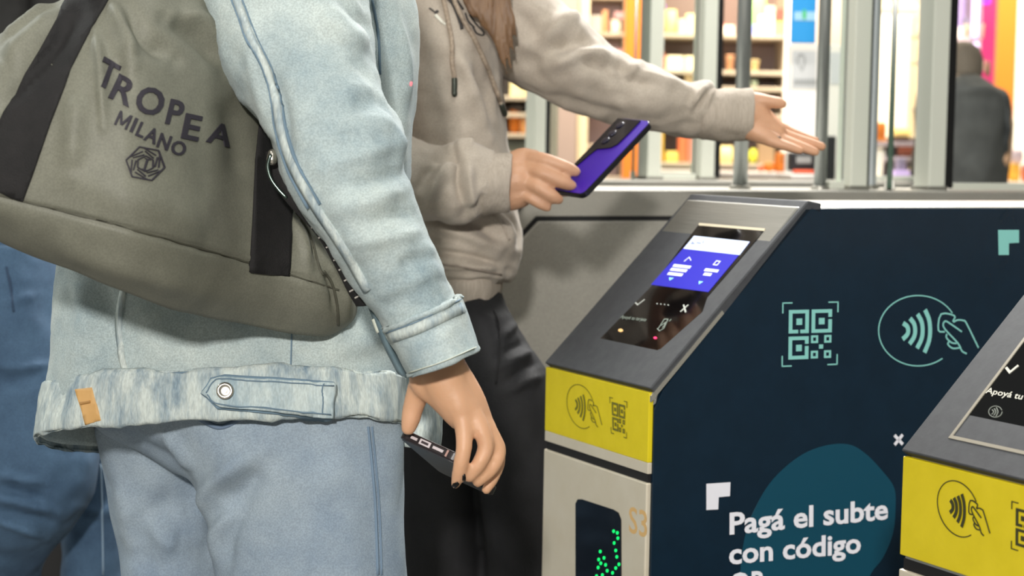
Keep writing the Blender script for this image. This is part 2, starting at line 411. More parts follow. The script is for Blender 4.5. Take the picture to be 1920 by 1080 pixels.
def scan_icon(pl, x0, y0, x1, y1, x2, y2, x3, y3, m_, parent, w=1.0, name='scan_code_icon'):
    """corner brackets round three framed squares: quad TL, TR, BR, BL in px"""
    def f(s, t):
        a = np.array([x0, y0])*(1-s)*(1-t)+np.array([x1, y1])*s*(1-t)+np.array([x2, y2])*s*t+np.array([x3, y3])*(1-s)*t; return tuple(a)
    P = []
    def rect(s0, t0, s1, t1): P.append(pl.poly([f(s0, t0), f(s1, t0), f(s1, t1), f(s0, t1)]))
    def frame(s0, t0, s1, t1, k, kt, cut=None):
        if cut == 'b': rect(s0, t1-kt, s0+(s1-s0)*.47, t1); rect(s0+(s1-s0)*.58, t1-kt, s1, t1)
        else: rect(s0, t1-kt, s1, t1)
        rect(s0, t0, s1, t0+kt); rect(s0, t0+kt, s0+k, t1-kt)
        if cut == 'r': rect(s1-k, t0+kt, s1, t0+(t1-t0)*.33); rect(s1-k, t0+(t1-t0)*.43, s1, t1-kt)
        else: rect(s1-k, t0+kt, s1, t1-kt)
    b = .02*w
    for s, t, ds, dt in ((0, 0, 1, 1), (1, 0, -1, 1), (1, 1, -1, -1), (0, 1, 1, -1)):
        for (a, c, d, e) in ((s, t, s+ds*.18, t+dt*b), (s, t, s+ds*b, t+dt*.17)):
            rect(min(a, d), min(c, e), max(a, d), max(c, e))
    frame(.12, .12, .475, .485, .062, .055, 'b'); frame(.525, .12, .885, .485, .062, .055, 'r'); frame(.12, .535, .475, .89, .062, .055, 'r')
    for s, t in ((.255, .255), (.655, .255), (.255, .665)): rect(s, t, s+.1, t+.1)
    for s, t in ((.52, .525), (.755, .525), (.52, .765), (.755, .765)): frame(s, t, s+.125, t+.12, .035, .032)
    rect(.665, .67, .735, .735)
    return obj(name, *join(*P), m_, parent, smooth=False)

# ---- middle gate
g = gate_root(0, 'middle ticket gate with navy printed side, lit blue screen and S3 on its steel front')
gate_body(g, steel); gate_front(g)
cm = uvz(0)
pf = [(.004, .02), (.004, ZT-.03), (.016, ZT-.006), (GTA-.004, ZTOP-.002), (GLEN-.01, ZTOP-.002), (GLEN-.01, .02)]
side = obj('printed_side_panel', *prism([(u, -.003, z) for u, z in pf], (0, .008, 0)), navy_m, g, smooth=False, local=True, bevel=.001)
side['label'] = 'navy side panel printed with teal, mint and white graphics'
tr0 = [(.002, ZT-.012-.002), (GTA-.01, ZTOP-.004)]
obj('edge_trim', *prism([(-.002, -.0045, ZT-.02), (-.002, -.0045, ZT-.012), (.105, -.0045, ZT+.098), (.108, -.0045, ZT+.094)], (0, .004, 0)), mat('bright_trim', '#d8d4c8', .25, .8), g, smooth=False, local=True)
SP = Plane(cm(0, -.003, 0), -D1, .0008)
# teal blob
blob = catmull([(1395, 1180), (1388, 1075), (1398, 1000), (1418, 948), (1450, 898), (1498, 856), (1545, 836), (1590, 833), (1622, 850), (1655, 884), (1676, 914), (1679, 950), (1674, 1000), (1655, 1046), (1628, 1085), (1600, 1180)], 5)
obj('teal_blob', *SP.poly([tuple(p) for p in blob], .0004), teal_m, side, smooth=False)
def lt(x0, y0, x1, y1, x2, y2, x3, y3, x4, y4, x5, y5): return SP.poly([(x0, y0), (x1, y1), (x2, y2), (x3, y3), (x4, y4), (x5, y5)], .0009)
obj('white_corner_mark', *lt(1324, 907, 1369, 904, 1368, 930, 1347, 932, 1346, 955, 1324, 956), white_v, side, smooth=False)
obj('mint_corner_mark', *lt(1871, 431, 1910, 431, 1910, 455, 1891, 456, 1891, 478, 1872, 478), mint_m, side, smooth=False)
obj('white_cross_mark', *join(SP.stroke([(1677, 816), (1692, 833)], 6), SP.stroke([(1692, 815), (1677, 834)], 6)), white_v, side, smooth=False)
L = [text_plane(SP, 'Pagá el subte', (1367, 1001), (1664, 972), (1367, 961), .026, .0013),
     text_plane(SP, 'con código', (1366, 1057), (1613, 1035), (1366, 1018), .026, .0013),
     text_plane(SP, 'QR', (1367, 1115), (1437, 1108), (1367, 1075), .026, .0013)]
obj('lettering', *join(*L), white_v, side, smooth=False)
scan_icon(SP, 1466.5, 567, 1572, 565, 1570, 684, 1465, 688, mint_m, side)
tap_icon(SP, 1721, 620, 74, 66, 0, 0, 0, mint_m, side, 2.9)
# front markings
FP = Plane(cm(-.0035, 0, 0), -D2, .0006)
st = obj('front_markings', *text_plane(FP, 'S3', (1180, 997), (1214, 1008), (1180, 949), .012), gold_paint, g, smooth=False); st['label'] = 'gold painted S3 on the steel front'
tap_icon(FP, 1089, 762, 26, 40, 0, 10, 0, mat('olive_ink', '#6d6a20', .5), g, 1.5)
scan_icon(FP, 1143, 744, 1176, 753, 1175, 822, 1146, 812, mat('olive_ink', '#6d6a20', .5), g, 1.0)
FD = Plane(cm(-.004, 0, 0), -D2, .0008)
win = obj('display_window', *FD.poly([(1080, 1150), (1080, 944), (1084, 936), (1092, 936), (1150, 955), (1160, 961), (1165, 974), (1166, 1180)], .001, .002), black_gl, g, smooth=False)
led_m = mat('green_led', (.0, .75, .14), .4, emit=1.3)
for x, y in [(1152, 996), (1159, 999), (1160, 1009), (1153, 1018), (1156, 1032), (1158, 1044), (1162, 1058), (1156, 1065), (1150, 1074), (1140, 1070), (1127, 1034), (1124, 1049), (1134, 1046), (1128, 1056), (1137, 1059), (1123, 1064), (1131, 1078), (1141, 1086), (1120, 1080), (1150, 1092)]:
    obj('led_dot', *FD.poly(ell(x, y, 2.3, 3.4, 10)[:-1], .0016, .0006), led_m, win, smooth=False)
# reader: window, lit screen, keypad prints
PP = plane_plate(0)
rw = obj('reader_window', *PP.poly([(1312, 424), (1432, 435), (1322, 596), (1118, 640), (1150, 590), (1310, 424)] if 0 else [(1311, 422), (1433, 434), (1327, 558), (1318, 585), (1240, 655), (1218, 664), (1120, 642), (1222, 538)], .0012, .0016), black_gl, g, smooth=False)
obj('window_rim', *PP.poly([(1312, 419.5), (1436, 430), (1433, 434.5), (1311, 424)], .0018, .002), mat('cream_rim', '#d8cbb0', .4), rw, smooth=False)
sc_ = obj('screen', *PP.poly([(1303, 444), (1407, 455), (1329, 549), (1222, 535)], .0018, .001), mat('screen_blue', (.03, .028, .40), .3, emit=.85), rw, smooth=False); sc_['label'] = 'lit blue screen with a white band'
obj('screen_header', *PP.poly([(1303, 444), (1407, 455), (1388, 480), (1283, 468)], .0022, .0005), mat('screen_white', (.62, .7, .9), .3, emit=.8), sc_, smooth=False)
wl = mat('screen_text', (.75, .78, .95), .4, emit=.7)
def bar(x, y, l):
    a = .112; dx = 3.6; return PP.poly([(x, y), (x+l, y+l*a), (x+l-dx, y+l*a+5), (x-dx, y+5)], .0023, .0004)
obj('screen_text', *join(*[bar(*q) for q in ((1266, 497, 32), (1261, 504, 30), (1256, 512, 27))]), wl, sc_, smooth=False)
obj('screen_text', *join(*[bar(*q) for q in ((1325, 505, 25), (1323, 513, 14))]), wl, sc_, smooth=False)
obj('screen_icon', *PP.stroke([(1284, 492), (1294, 484), (1297, 490)], 1.6, .0023), wl, sc_, smooth=False)
obj('screen_icon', *PP.stroke([(1345, 491), (1352, 492), (1346, 499), (1339, 498)], 2, .0023, closed=True), wl, sc_, smooth=False)
ar = mat('screen_arrow', (.3, .75, .8), .4, emit=.6)
obj('screen_arrow', *PP.poly([(1256, 522), (1265, 523), (1257, 528)], .0023, .0004), ar, sc_, smooth=False)
obj('screen_arrow', *PP.poly([(1312, 529), (1320, 530), (1312, 535)], .0023, .0004), ar, sc_, smooth=False)
hd = [PP.stroke([(1299, 455), (1302, 457), (1297, 459), (1305, 459)], 1.6, .0026), PP.stroke([(1308, 457), (1316, 458)], 2, .0026), PP.stroke([(1321, 453), (1320, 458)], 2, .0026)]
obj('screen_heading', *join(*hd), mat('screen_heading', '#8d93b8', .4), sc_, smooth=False)
obj('check_mark', *PP.stroke([(1193, 569), (1197, 573), (1210, 563)], 2.6, .002), print_lt, rw, smooth=False)
obj('cross_mark', *join(PP.stroke([(1277, 586), (1292, 573)], 3, .002), PP.stroke([(1283, 573), (1287, 587)], 3, .002)), print_lt, rw, smooth=False)
obj('dot_row', *join(*[PP.poly(ell(1233.5+7*k, 571+.8*k, 1.3, 1, 8)[:-1], .002, .0004) for k in range(4)]), print_lt, rw, smooth=False)
gp = mat('grey_print', '#8f9a8f', .5)
obj('reader_print', *text_plane(PP, 'Apoyá tu tarjeta', (1164, 598), (1212, 604), (1168, 592.5), .01, .002), gp, rw, smooth=False)
obj('tap_phone_icon', *join(PP.stroke([(1236, 617), (1247, 600), (1254, 600), (1246, 617), (1238, 622), (1234, 618)], 1.8, .002, closed=True), PP.stroke([(1241, 612), (1249, 606), (1247, 612), (1243, 616)], 1.6, .002), PP.stroke([(1256, 604), (1260, 600)], 1.6, .002)), gp, rw, smooth=False)
obj('red_led', *PP.poly(ell(1230, 635, 3.2, 2, 10)[:-1], .002, .0005), mat('red_led', (.95, .03, .12), .4, emit=2.5), rw, smooth=False)
obj('amber_led', *PP.poly(ell(1165, 621, 4.5, 3, 12)[:-1], .002, .0005), mat('amber_led', (.8, .5, .2), .4, emit=.7), rw, smooth=False)

# ---- near gate on the right
g = gate_root(-GS, 'nearest ticket gate at the right edge, graphite reader plate above bright yellow front')
gate_body(g, steel); gate_front(g, False)
cn = uvz(-GS); FP = Plane(cn(-.0035, 0, 0), -D2, .0006)
tap_icon(FP, 1797, 954, 39, 51, 0, 14, 0, ink_m, g, 2.3)
scan_icon(FP, 1897, 939, 1968, 958, 1968, 1052, 1896, 1029, ink_m, g)
PP = plane_plate(-GS)
rw = obj('reader_window', *PP.poly([(1784, 821), (1976, 566), (2170, 600), (1990, 866)], .0012, .0016), black_gl, g, smooth=False)
fr = PP.stroke([(1784, 821), (1976, 566), (2170, 600), (1990, 866)], 7, .002, .002, closed=True)
obj('window_frame', *fr, mat('pale_metal_frame', '#b9b2a2', .35, .5), rw, smooth=False)
wp = mat('white_print', '#d6d4c6', .5)
obj('check_mark', *PP.stroke([(1888, 691), (1895, 700), (1911, 687)], 5, .002), wp, rw, smooth=False)
obj('reader_print', *text_plane(PP, 'Apoyá tu tarjeta', (1849, 739), (1975, 762), (1854, 728.5), .012, .002), wp, rw, smooth=False)
pr = [PP.stroke(ell(1868, 774, 12.5, 10.5, 24, 0, 345), 1.6, .002)]
for k in range(3): pr.append(PP.stroke([(1862+4*k, 770-2*k), (1865+4*k, 774.5), (1861+4*k, 779+2*k)], 2.0, .002, m=3))
obj('tap_card_icon', *join(*pr), print_dim, rw, smooth=False)

# ---- far gates (steel sides with an inset door)
def far_gate(v, label, door=True):
    g = gate_root(v, label); gate_body(g, steel_soft if door else steel_soft); gate_front(g)
    if not door: return g
    k = (1276-1017)
    dz = [(.052, .1), (.052, ZT-.012), (GTA+.012, ZTOP-.056), (GLEN-.12, ZTOP-.056), (GLEN-.12, .1)]
    def grow(p, a):
        c = np.mean(p, 0); out = []
        for q in p: out.append((q[0]+np.sign(q[0]-c[0])*a, q[1]+np.sign(q[1]-c[1])*a))
        return out
    big = [(.043, .09), (.043, ZT-.010), (GTA+.008, ZTOP-.047), (GLEN-.11, ZTOP-.047), (GLEN-.11, .09)]
    obj('door_gap', *prism([(u, .0035, z) for u, z in big], (0, .004, 0)), dark_gap, g, smooth=False, local=True)
    obj('side_door', *prism([(u, -.001, z) for u, z in dz], (0, .008, 0)), steel_soft, g, smooth=False, local=True, bevel=.002)
    return g
far_gate(GS, 'steel sided ticket gate behind the hand holding the purple phone')
far_gate(2*GS, 'farthest ticket gate, only its pale top edge seen behind the posts', False)
# ------------------------------------------------------------------ glass fence posts standing on the far gates
def on_row(px, v):
    """floor point on the line of a gate row (offset v across the gates) seen at picture column px"""
    b = np.array([GA[0]+D1[0]*v, GA[1]+D1[1]*v, 0])
    z = ZTOP
    lo, hi = -1.0, 4.0
    for _ in range(50):
        m = (lo+hi)/2; x = proj(b+D2*m+np.array([0, 0, z+.15]))[0]
        if x < px: lo = m
        else: hi = m
    return b+D2*lo
def rot_box(c, w, t, z0, z1, ang=YAW):
    V, Fc = boxm(-w/2, -t/2, 0, w/2, t/2, z1-z0)
    ca, sa = math.cos(ang), math.sin(ang)
    return [(c[0]+x*ca-y*sa, c[1]+x*sa+y*ca, z0+z) for x, y, z in V], Fc
def post(name, label, x0, x1, v, m_, black=0, z0=ZTOP, depth=.05):
    c = on_row((x0+x1)/2, v); d = (c-CAM)@FW; wpx = (x1-x0)*d/F/math.cos(YAW)*.92
    t = thing(name, label, 'post', (c[0], c[1], z0), YAW, 'pale fence posts')
    obj('profile', *boxm(-wpx/2, -.02, 0, wpx/2, depth-.02, 1.1), m_, t, smooth=False, local=True, bevel=.003)
    obj('foot_plate', *boxm(-wpx/2-.004, -.024, 0, wpx/2+.004, depth-.016, .008), steel, t, smooth=False, local=True, bevel=.001)
    if black:
        b = black*d/F/math.cos(YAW)
        obj('black_seal', *boxm(wpx/2, -.018, .004, wpx/2+b, depth-.022, 1.1), mat('black_rubber', '#0a0a0b', .5), t, smooth=False, local=True)
    return t
def pole(label, x0, x1, v):
    c = on_row((x0+x1)/2, v); d = (c-CAM)@FW; r = (x1-x0)*d/F/2
    t = thing('steel_pole', label, 'pole', (c[0], c[1], ZTOP), 0, 'round steel poles')
    obj('pole_tube', *lathe([(r, 0.004), (r, .5), (r, 1.1)], (0, 0, 0), 24), mat('pole_steel', '#a3a8a6', .35, .75), t, local=True)
    obj('flange', *lathe([(r*1.45, 0), (r*1.45, .006), (r*1.05, .008)], (0, 0, 0), 24), steel, t, local=True, auto=30)
V3, V4 = GS+GW*.45, 2*GS+GW*.5
post('fence_post', 'pale post beside the hoodie front, dark seal on its right side', 995, 1018, V4, alu, 8)
post('fence_post', 'slim beige post just right of the black seal near the hoodie', 1031, 1041, V4+.05, mat('beige_metal', '#c9bfa6', .5))
post('fence_post', 'pale post right of the orange shop column above the raised forearm', 1207, 1236, V4, alu)
post('fence_post', 'pale post with black seal standing above the hoodie cuff', 1307, 1336, V4, alu, 11)
pole('round steel pole rising behind the wrist of the outstretched arm', 1378, 1405, V3)
pole('round steel pole at the fingertips of the open hand', 1530, 1553, V3)
post('fence_post', 'broad pale post in the middle between the open hand and the bright door', 1585, 1622, V3, alu, 4)
post('fence_post', 'narrow bluish post touching the broad post on its right', 1626, 1637, V3+.07, mat('blue_grey_metal', '#b9bfc2', .4, .3))
post('fence_post', 'broad pale post with thick black seal left of the dark jacketed customer', 1731, 1768, V3, alu, 16)
def pane(label, x0, x1, v, z1=2.1, along=True, edge=None):
    a = on_row(x0, v); b = on_row(x1, v); w = np.linalg.norm(b-a); c = (a+b)/2
    o = thing('glass_barrier', label, 'glass barrier', (c[0], c[1], ZTOP+.001), YAW)
    obj('glass_sheet', *boxm(-w/2, -.004, .004, w/2, .004, z1-ZTOP), glass('clear_glass'), o, smooth=False, local=True)
    obj('bottom_rail', *boxm(-w/2, -.009, 0, w/2, .009, .014), alu, o, smooth=False, local=True, bevel=.001)
pane('clear glass pane between the two pale posts above the forearm', 1238, 1304, V4)
pane('clear glass pane left of the broad middle post', 1556, 1583, V3)
pane('clear glass pane at the right in front of the dark jacketed customer', 1789, 1990, V3)
pane('clear glass pane in front of the brightly lit white door', 1640, 1728, V4)
# edge-on glass wings seen as thin green lines
def wing(label, x, v, wpx):
    c = on_row(x, v); d = (c-CAM)@FW; w = wpx*d/F; dirv = (c-CAM)[:2]; ang = math.atan2(dirv[1], dirv[0])
    o = thing('glass_wing', label, 'glass gate wing', (c[0], c[1], ZTOP), ang, 'swing wings of green glass')
    obj('wing_sheet', *boxm(-.09, -w/2, .004, .09, w/2, 1.1), mat('green_glass_edge', '#2f4a38', .15, 0), o, smooth=False, local=True, bevel=.001)
    obj('hinge_foot', *boxm(-.03, -w, 0, .03, w, .02), steel, o, smooth=False, local=True, bevel=.002)
wing('thin dark green glass wing in front of the bright white door', 1672, V3, 10)
wing('thin dark green glass wing in front of the orange shop column', 1189, V4, 5)

# ------------------------------------------------------------------ kiosk behind the gates
SD = 8.6
o = obj('wall_back', *boxm(-3, SD+.6, 0, 6.5, SD+.7, 3.2), mat('warm_white_wall', '#e9ddcf', .7), smooth=False); o['kind'] = 'structure'
o = obj('wall_right', *boxm(6.4, -4, 0, 6.5, SD+.6, 3.2), mat('grey_tile_wall', '#a7a9a4', .5), smooth=False); o['kind'] = 'structure'
o = obj('wall_left', *boxm(-3.1, -4, 0, -3, SD+.7, 3.2), mat('grey_tile_wall', '#a7a9a4', .5), smooth=False); o['kind'] = 'structure'
def pbox(x0, y0, x1, y1, d, th):
    a = W(x0, (y0+y1)/2, d); b = W(x1, (y0+y1)/2, d); t = W((x0+x1)/2, y0, d); u = W((x0+x1)/2, y1, d)
    return (a[0], a[1], u[2], b[0], a[1]+th, t[2])
def shopbox(name, label, cat, r, d, th, m_, group=None, bevel=.004, floor=False, ground=None):
    x0, y0, z0, x1, y1, z1 = pbox(*r, d, th)
    if floor: z0 = 0
    V, Fc = boxm(x0, y0, z0, x1, y1, z1); return top_mesh(name, V, Fc, m_, label, cat, group, smooth=False, bevel=bevel)
area('shop_lamp_left', (.35, 7.2, 2.9), (.6, 8.4, 1.2), 1.6, .5, 150, (1, .84, .64))
area('shop_lamp_right', (2.3, 7.2, 2.9), (2.2, 8.4, 1.2), 1.6, .5, 150, (1, .88, .72))
sm = lambda k, c, e=0, r=.5: mat('shop_'+k, c, r, emit=e)  # on goods, columns and boards, emission e paints in the shop's brightness
# fixed pieces; emission on the columns is added brightness, they are no lamps
shopbox('pinkish_column', 'dull pink panel column behind the purple phone', 'column', (1042, -200, 1084, 345, ), 7.9, .04, sm('pink', '#b3a19a'), floor=True)
shopbox('cream_column', 'narrow cream column right of the dull pink one', 'column', (1085, -200, 1105, 345), 7.95, .15, sm('cream', '#efe3c0'), floor=True)
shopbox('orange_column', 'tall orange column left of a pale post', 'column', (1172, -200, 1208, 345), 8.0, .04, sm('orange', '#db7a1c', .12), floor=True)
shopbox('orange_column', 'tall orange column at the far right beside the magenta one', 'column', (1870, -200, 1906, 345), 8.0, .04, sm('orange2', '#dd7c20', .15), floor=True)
shopbox('magenta_column', 'brightened magenta column right of the purple shelf lights', 'column', (1836, -200, 1869, 345), 8.6, .04, sm('magenta', '#e0307e', .3), floor=True)
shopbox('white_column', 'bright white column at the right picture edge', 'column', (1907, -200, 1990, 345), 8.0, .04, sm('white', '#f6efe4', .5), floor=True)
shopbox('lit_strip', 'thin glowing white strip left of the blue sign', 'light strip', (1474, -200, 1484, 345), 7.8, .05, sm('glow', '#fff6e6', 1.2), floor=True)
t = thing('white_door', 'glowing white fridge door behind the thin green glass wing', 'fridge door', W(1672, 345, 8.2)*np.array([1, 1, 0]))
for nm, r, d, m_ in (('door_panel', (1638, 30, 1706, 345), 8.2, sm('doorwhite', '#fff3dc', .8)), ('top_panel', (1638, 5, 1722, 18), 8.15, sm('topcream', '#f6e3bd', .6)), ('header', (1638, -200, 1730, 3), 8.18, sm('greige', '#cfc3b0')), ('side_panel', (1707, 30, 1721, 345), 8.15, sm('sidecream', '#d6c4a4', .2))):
    x0, y0, z0, x1, y1, z1 = pbox(*r, d, .08); obj(nm, *boxm(x0, y0, 0 if r[3] > 300 else z0, x1, y1, z1), m_, t, smooth=False, bevel=.004)
# hanging blue sign with pale lettering
t = thing('blue_sign', 'bright blue hanging sign beside the round pole', 'sign', W(1507, 82, 5.2), 0)
S5 = 5.2
x0, y0, z0, x1, y1, z1 = pbox(1484, -60, 1531, 81, S5, .012)
obj('sign_board', *boxm(x0, y0, z0, x1, y1, z1), mat('sign_blue', '#0d84c2', .45), t, smooth=False, bevel=.002)
PB = Plane((x0, y0, z0), (0, -1, 0), .001)
obj('sign_band', *PB.poly([(1489, 22), (1530, 22), (1530, 39), (1489, 38)], .001), mat('sign_pale', '#8fb9cf', .5), t, smooth=False)
obj('green_figure', *PB.poly(ell(1508, 27, 4, 10, 12)[:-1], .002), mat('sign_green', '#41a86a', .5), t, smooth=False)
obj('hanger', *tube([((x0+x1)/2, y0+.006, z1-.01), ((x0+x1)/2, y0+.006, z1+.6), ((x0+x1)/2, y0+.006, 3.1)], [.006]*3), steel, t)
# notices
t = thing('notice_stand', 'white stand with two paper notices beneath the blue sign', 'notice', W(1520, 345, 5.6)*np.array([1, 1, 0]))
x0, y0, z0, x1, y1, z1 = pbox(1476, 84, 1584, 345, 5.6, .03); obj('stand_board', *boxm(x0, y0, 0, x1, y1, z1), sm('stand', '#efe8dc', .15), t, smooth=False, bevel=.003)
PN = Plane((x0, y0, z0), (0, -1, 0), .001)
obj('upper_notice', *PN.poly([(1486, 95), (1530, 95), (1530, 166), (1484, 166)], .002), sm('paper', '#d5d5d3'), t, smooth=False)
obj('map_pin', *join(PN.stroke(ell(1502, 112, 7, 10, 20, 130, 410), 2.2, .004), PN.stroke([(1497, 120), (1503, 132), (1508, 120)], 2.2, .004)), sm('pale_grey', '#a9aaa8'), t, smooth=False)
obj('notice_text', *PN.poly([(1488, 148), (1530, 148), (1530, 158), (1488, 158)], .004), sm('pale_grey', '#b1b2b0'), t, smooth=False)
obj('lower_notice', *PN.poly([(1478, 172), (1532, 172), (1532, 262), (1478, 262)], .002), sm('paper2', '#fbf6ec', .3), t, smooth=False)
obj('side_notice', *PN.poly([(1556, 98), (1576, 98), (1576, 158), (1556, 158)], .002), sm('paper', '#d5d5d3'), t, smooth=False)
# card terminal
t = thing('card_terminal', 'black card terminal with a grey display beneath the open hand', 'card terminal', W(1510, 322, 5.3))
x0, y0, z0, x1, y1, z1 = pbox(1481, 286, 1532, 321, 5.31, .06); obj('case', *boxm(x0, y0, z0, x1, y1, z1), sm('black', '#131316'), t, smooth=False, bevel=.006)
PQ = Plane((x0, y0, z0), (0, -1, 0), .001); obj('display', *PQ.poly([(1493, 293), (1521, 293), (1521, 306), (1493, 306)], .002), sm('grey_lcd', '#8f9490', .2), t, smooth=False)
x0, y0, z0, x1, y1, z1 = pbox(1503, 319, 1515, 327, 5.33, .03); obj('stand', *boxm(x0, y0, z0+.003, x1, y1, z1), sm('black', '#131316'), t, smooth=False)
shopbox('black_cabinet', 'narrow black cabinet right of the second round pole', 'cabinet', (1549, 255, 1567, 345), 5.45, .12, sm('black', '#131316'), floor=True)
# shelving
SUP = []
def shelving(label, x0, x1, boards, d, dep, back, bm_, sides=True, top=-120):
    t = thing('shelf_unit', label, 'shelf unit', W((x0+x1)/2, 345, d)*np.array([1, 1, 0]))
    a = pbox(x0, top, x1, 345, d+dep, .02); obj('back_panel', *boxm(a[0], a[1], 0, a[3], a[4], a[5]), back, t, smooth=False)
    for y in boards:
        b = pbox(x0, y, x1, y+8, d, dep); obj('shelf_board', *boxm(*b), bm_, t, smooth=False, bevel=.003); SUP.append((x0-3, x1+14, y, d+.03, b[5]))
    if sides:
        for x in (x0, x1):
            b = pbox(x-1.5, -120, x+1.5, 345, d, dep); obj('upright', *boxm(b[0], b[1], 0, b[3], b[4], b[5]), bm_, t, smooth=False)
    return t
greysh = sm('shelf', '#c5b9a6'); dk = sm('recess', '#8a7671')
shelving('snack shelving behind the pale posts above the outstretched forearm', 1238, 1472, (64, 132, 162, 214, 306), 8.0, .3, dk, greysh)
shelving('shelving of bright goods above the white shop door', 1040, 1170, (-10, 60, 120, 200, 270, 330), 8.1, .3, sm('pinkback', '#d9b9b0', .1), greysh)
shelving('shelving with orange goods left of the hoodie front', 930, 993, (120, 180, 212, 250, 286, 330), 7.9, .3, sm('greyback', '#b8a797'), greysh)
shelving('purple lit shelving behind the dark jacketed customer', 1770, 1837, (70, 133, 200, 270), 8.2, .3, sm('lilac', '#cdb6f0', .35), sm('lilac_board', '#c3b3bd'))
shopbox('purple_light_tube', 'upright violet white light tube on the right shelving', 'light tube', (1825, -20, 1836, 69), 8.16, .03, sm('violet', (.75, .6, 1.0), 2.0))
shopbox('purple_light_tube', 'short violet light tube below the upper shelf on the right', 'light tube', (1826, 79, 1835, 132), 8.16, .03, sm('violet', (.75, .6, 1.0), 2.0))
shopbox('purple_light_tube', 'lowest violet light tube beside the customer head', 'light tube', (1826, 142, 1835, 199), 8.16, .03, sm('violet', (.75, .6, 1.0), 2.0))
shopbox('purple_lamp', 'violet glow lamp at the top of the magenta column', 'lamp', (1836, -12, 1858, 7), 8.4, .05, sm('purple', (.35, .05, .9), 1.5))
shopbox('purple_lamp', 'small violet lamp beside the upper snack shelf', 'lamp', (1239, 8, 1247, 17), 7.95, .05, sm('purple', (.35, .05, .9), 1.5))
# counters
def counter(label, x0, x1, y, d, dep, c, e=0):
    t = thing('shop_counter', label, 'counter', W((x0+x1)/2, 345, d)*np.array([1, 1, 0]))
    b = pbox(x0, y, x1, y+9, d, dep); obj('counter_top', *boxm(*b), sm('counter_top', '#efe6de'), t, smooth=False, bevel=.004); SUP.append((x0, x1, y, d+.06, b[5]))
    b2 = pbox(x0+2, y+9, x1-2, y+60, d+.02, dep-.04); obj('counter_front', *boxm(b2[0], b2[1], 0, b2[3], b2[4], b2[5]), sm(c[0], c[1], e), t, smooth=False)
    return t
counter('pale shop counter below the snack shelving', 1215, 1482, 322, 6.6, .45, ('cf', '#d9c7ae'))
counter('pale shop counter below the white door', 1600, 1740, 334, 6.6, .45, ('cf', '#d9c7ae'))
counter('pale shop counter at the right below the yellow bags', 1872, 2000, 342, 6.6, .45, ('cf2', '#e0b060'))
counter('small side counter carrying the black card terminal', 1484, 1531, 327, 5.2, .3, ('cf3', '#cbb8a4'))
shelving('narrow shelf strip at the edge of the broad post with black seal', 1724, 1737, (61, 111, 200), 7.8, .2, sm('pinkback2', '#e8cdb8', .2), greysh, False)
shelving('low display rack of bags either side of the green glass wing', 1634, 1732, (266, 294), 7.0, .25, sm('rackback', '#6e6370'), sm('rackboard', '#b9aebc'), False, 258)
# goods: (kind, colour name, hex, rect, distance, label)
CNT = {}
def goods(kind, cname, hexc, r, d, where, e=0.0):  # e adds emission: brightness put into goods that are no lamps
    """a packet, box, cup, bottle or fruit standing on a shelf, built with its own depth"""
    xc = (r[0]+r[2])/2; best = None
    for q in SUP:
        if q[0] <= xc <= q[1] and abs(q[2]-r[3]) < 30 and abs(q[3]-d) < 1.2 and (best is None or abs(q[2]-r[3]) < abs(best[2]-r[3])): best = q
    x0, y0, z0, x1, y1, z1 = pbox(*r, best[3] if best else d, .1)
    if best: z1 += best[4]+.001-z0; z0 = best[4]+.001; SUP.append((r[0], r[2], r[1], best[3], z1))
    else: print('NO SUPPORT', cname, kind, r)
    w, h = x1-x0, z1-z0; cx, cy = (x0+x1)/2, y0+w*.52
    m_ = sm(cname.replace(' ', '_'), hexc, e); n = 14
    if kind == 'bag':
        rows = []
        for k in range(9):
            t = k/8; wd = w/2*(.86+.14*math.sin(t*math.pi)); th = max(.006, w*.3*math.sin(t*math.pi)**.6)
            rows.append([(cx+wd*math.cos(a), cy+th*math.sin(a), z0+h*t) for a in np.arange(n)/n*2*math.pi])
        V, Fc = grid_tube(np.array(rows))
    elif kind == 'bottle': V, Fc = lathe([(w*.46, 0), (w*.5, h*.04), (w*.5, h*.6), (w*.2, h*.8), (w*.2, h*.93), (w*.23, h)], (cx, cy, z0), n)
    elif kind == 'cup': V, Fc = lathe([(w*.36, 0), (w*.5, h*.9), (w*.53, h*.92), (w*.53, h)], (cx, cy, z0), n)
    elif kind == 'fruit': V, Fc = lathe([(w*.5*math.sin(a), h*.5-h*.5*math.cos(a)) for a in np.linspace(.15, math.pi-.1, 9)], (cx, cy, z0), n)
    else: V, Fc = boxm(x0, y0, z0, x1, y0+max(.05, w*.6), z1)
    nm = {'bag': 'snack_bag', 'box': 'carton', 'bottle': 'bottle', 'cup': 'cup', 'fruit': 'fruit'}[kind]
    return top_mesh(nm, V, Fc, m_, f'{cname} {nm.replace("_", " ")} {where}', nm.replace('_', ' '), 'goods in the kiosk', smooth=kind != 'box', bevel=.004 if kind == 'box' else 0)
U = 'on the upper snack shelf'
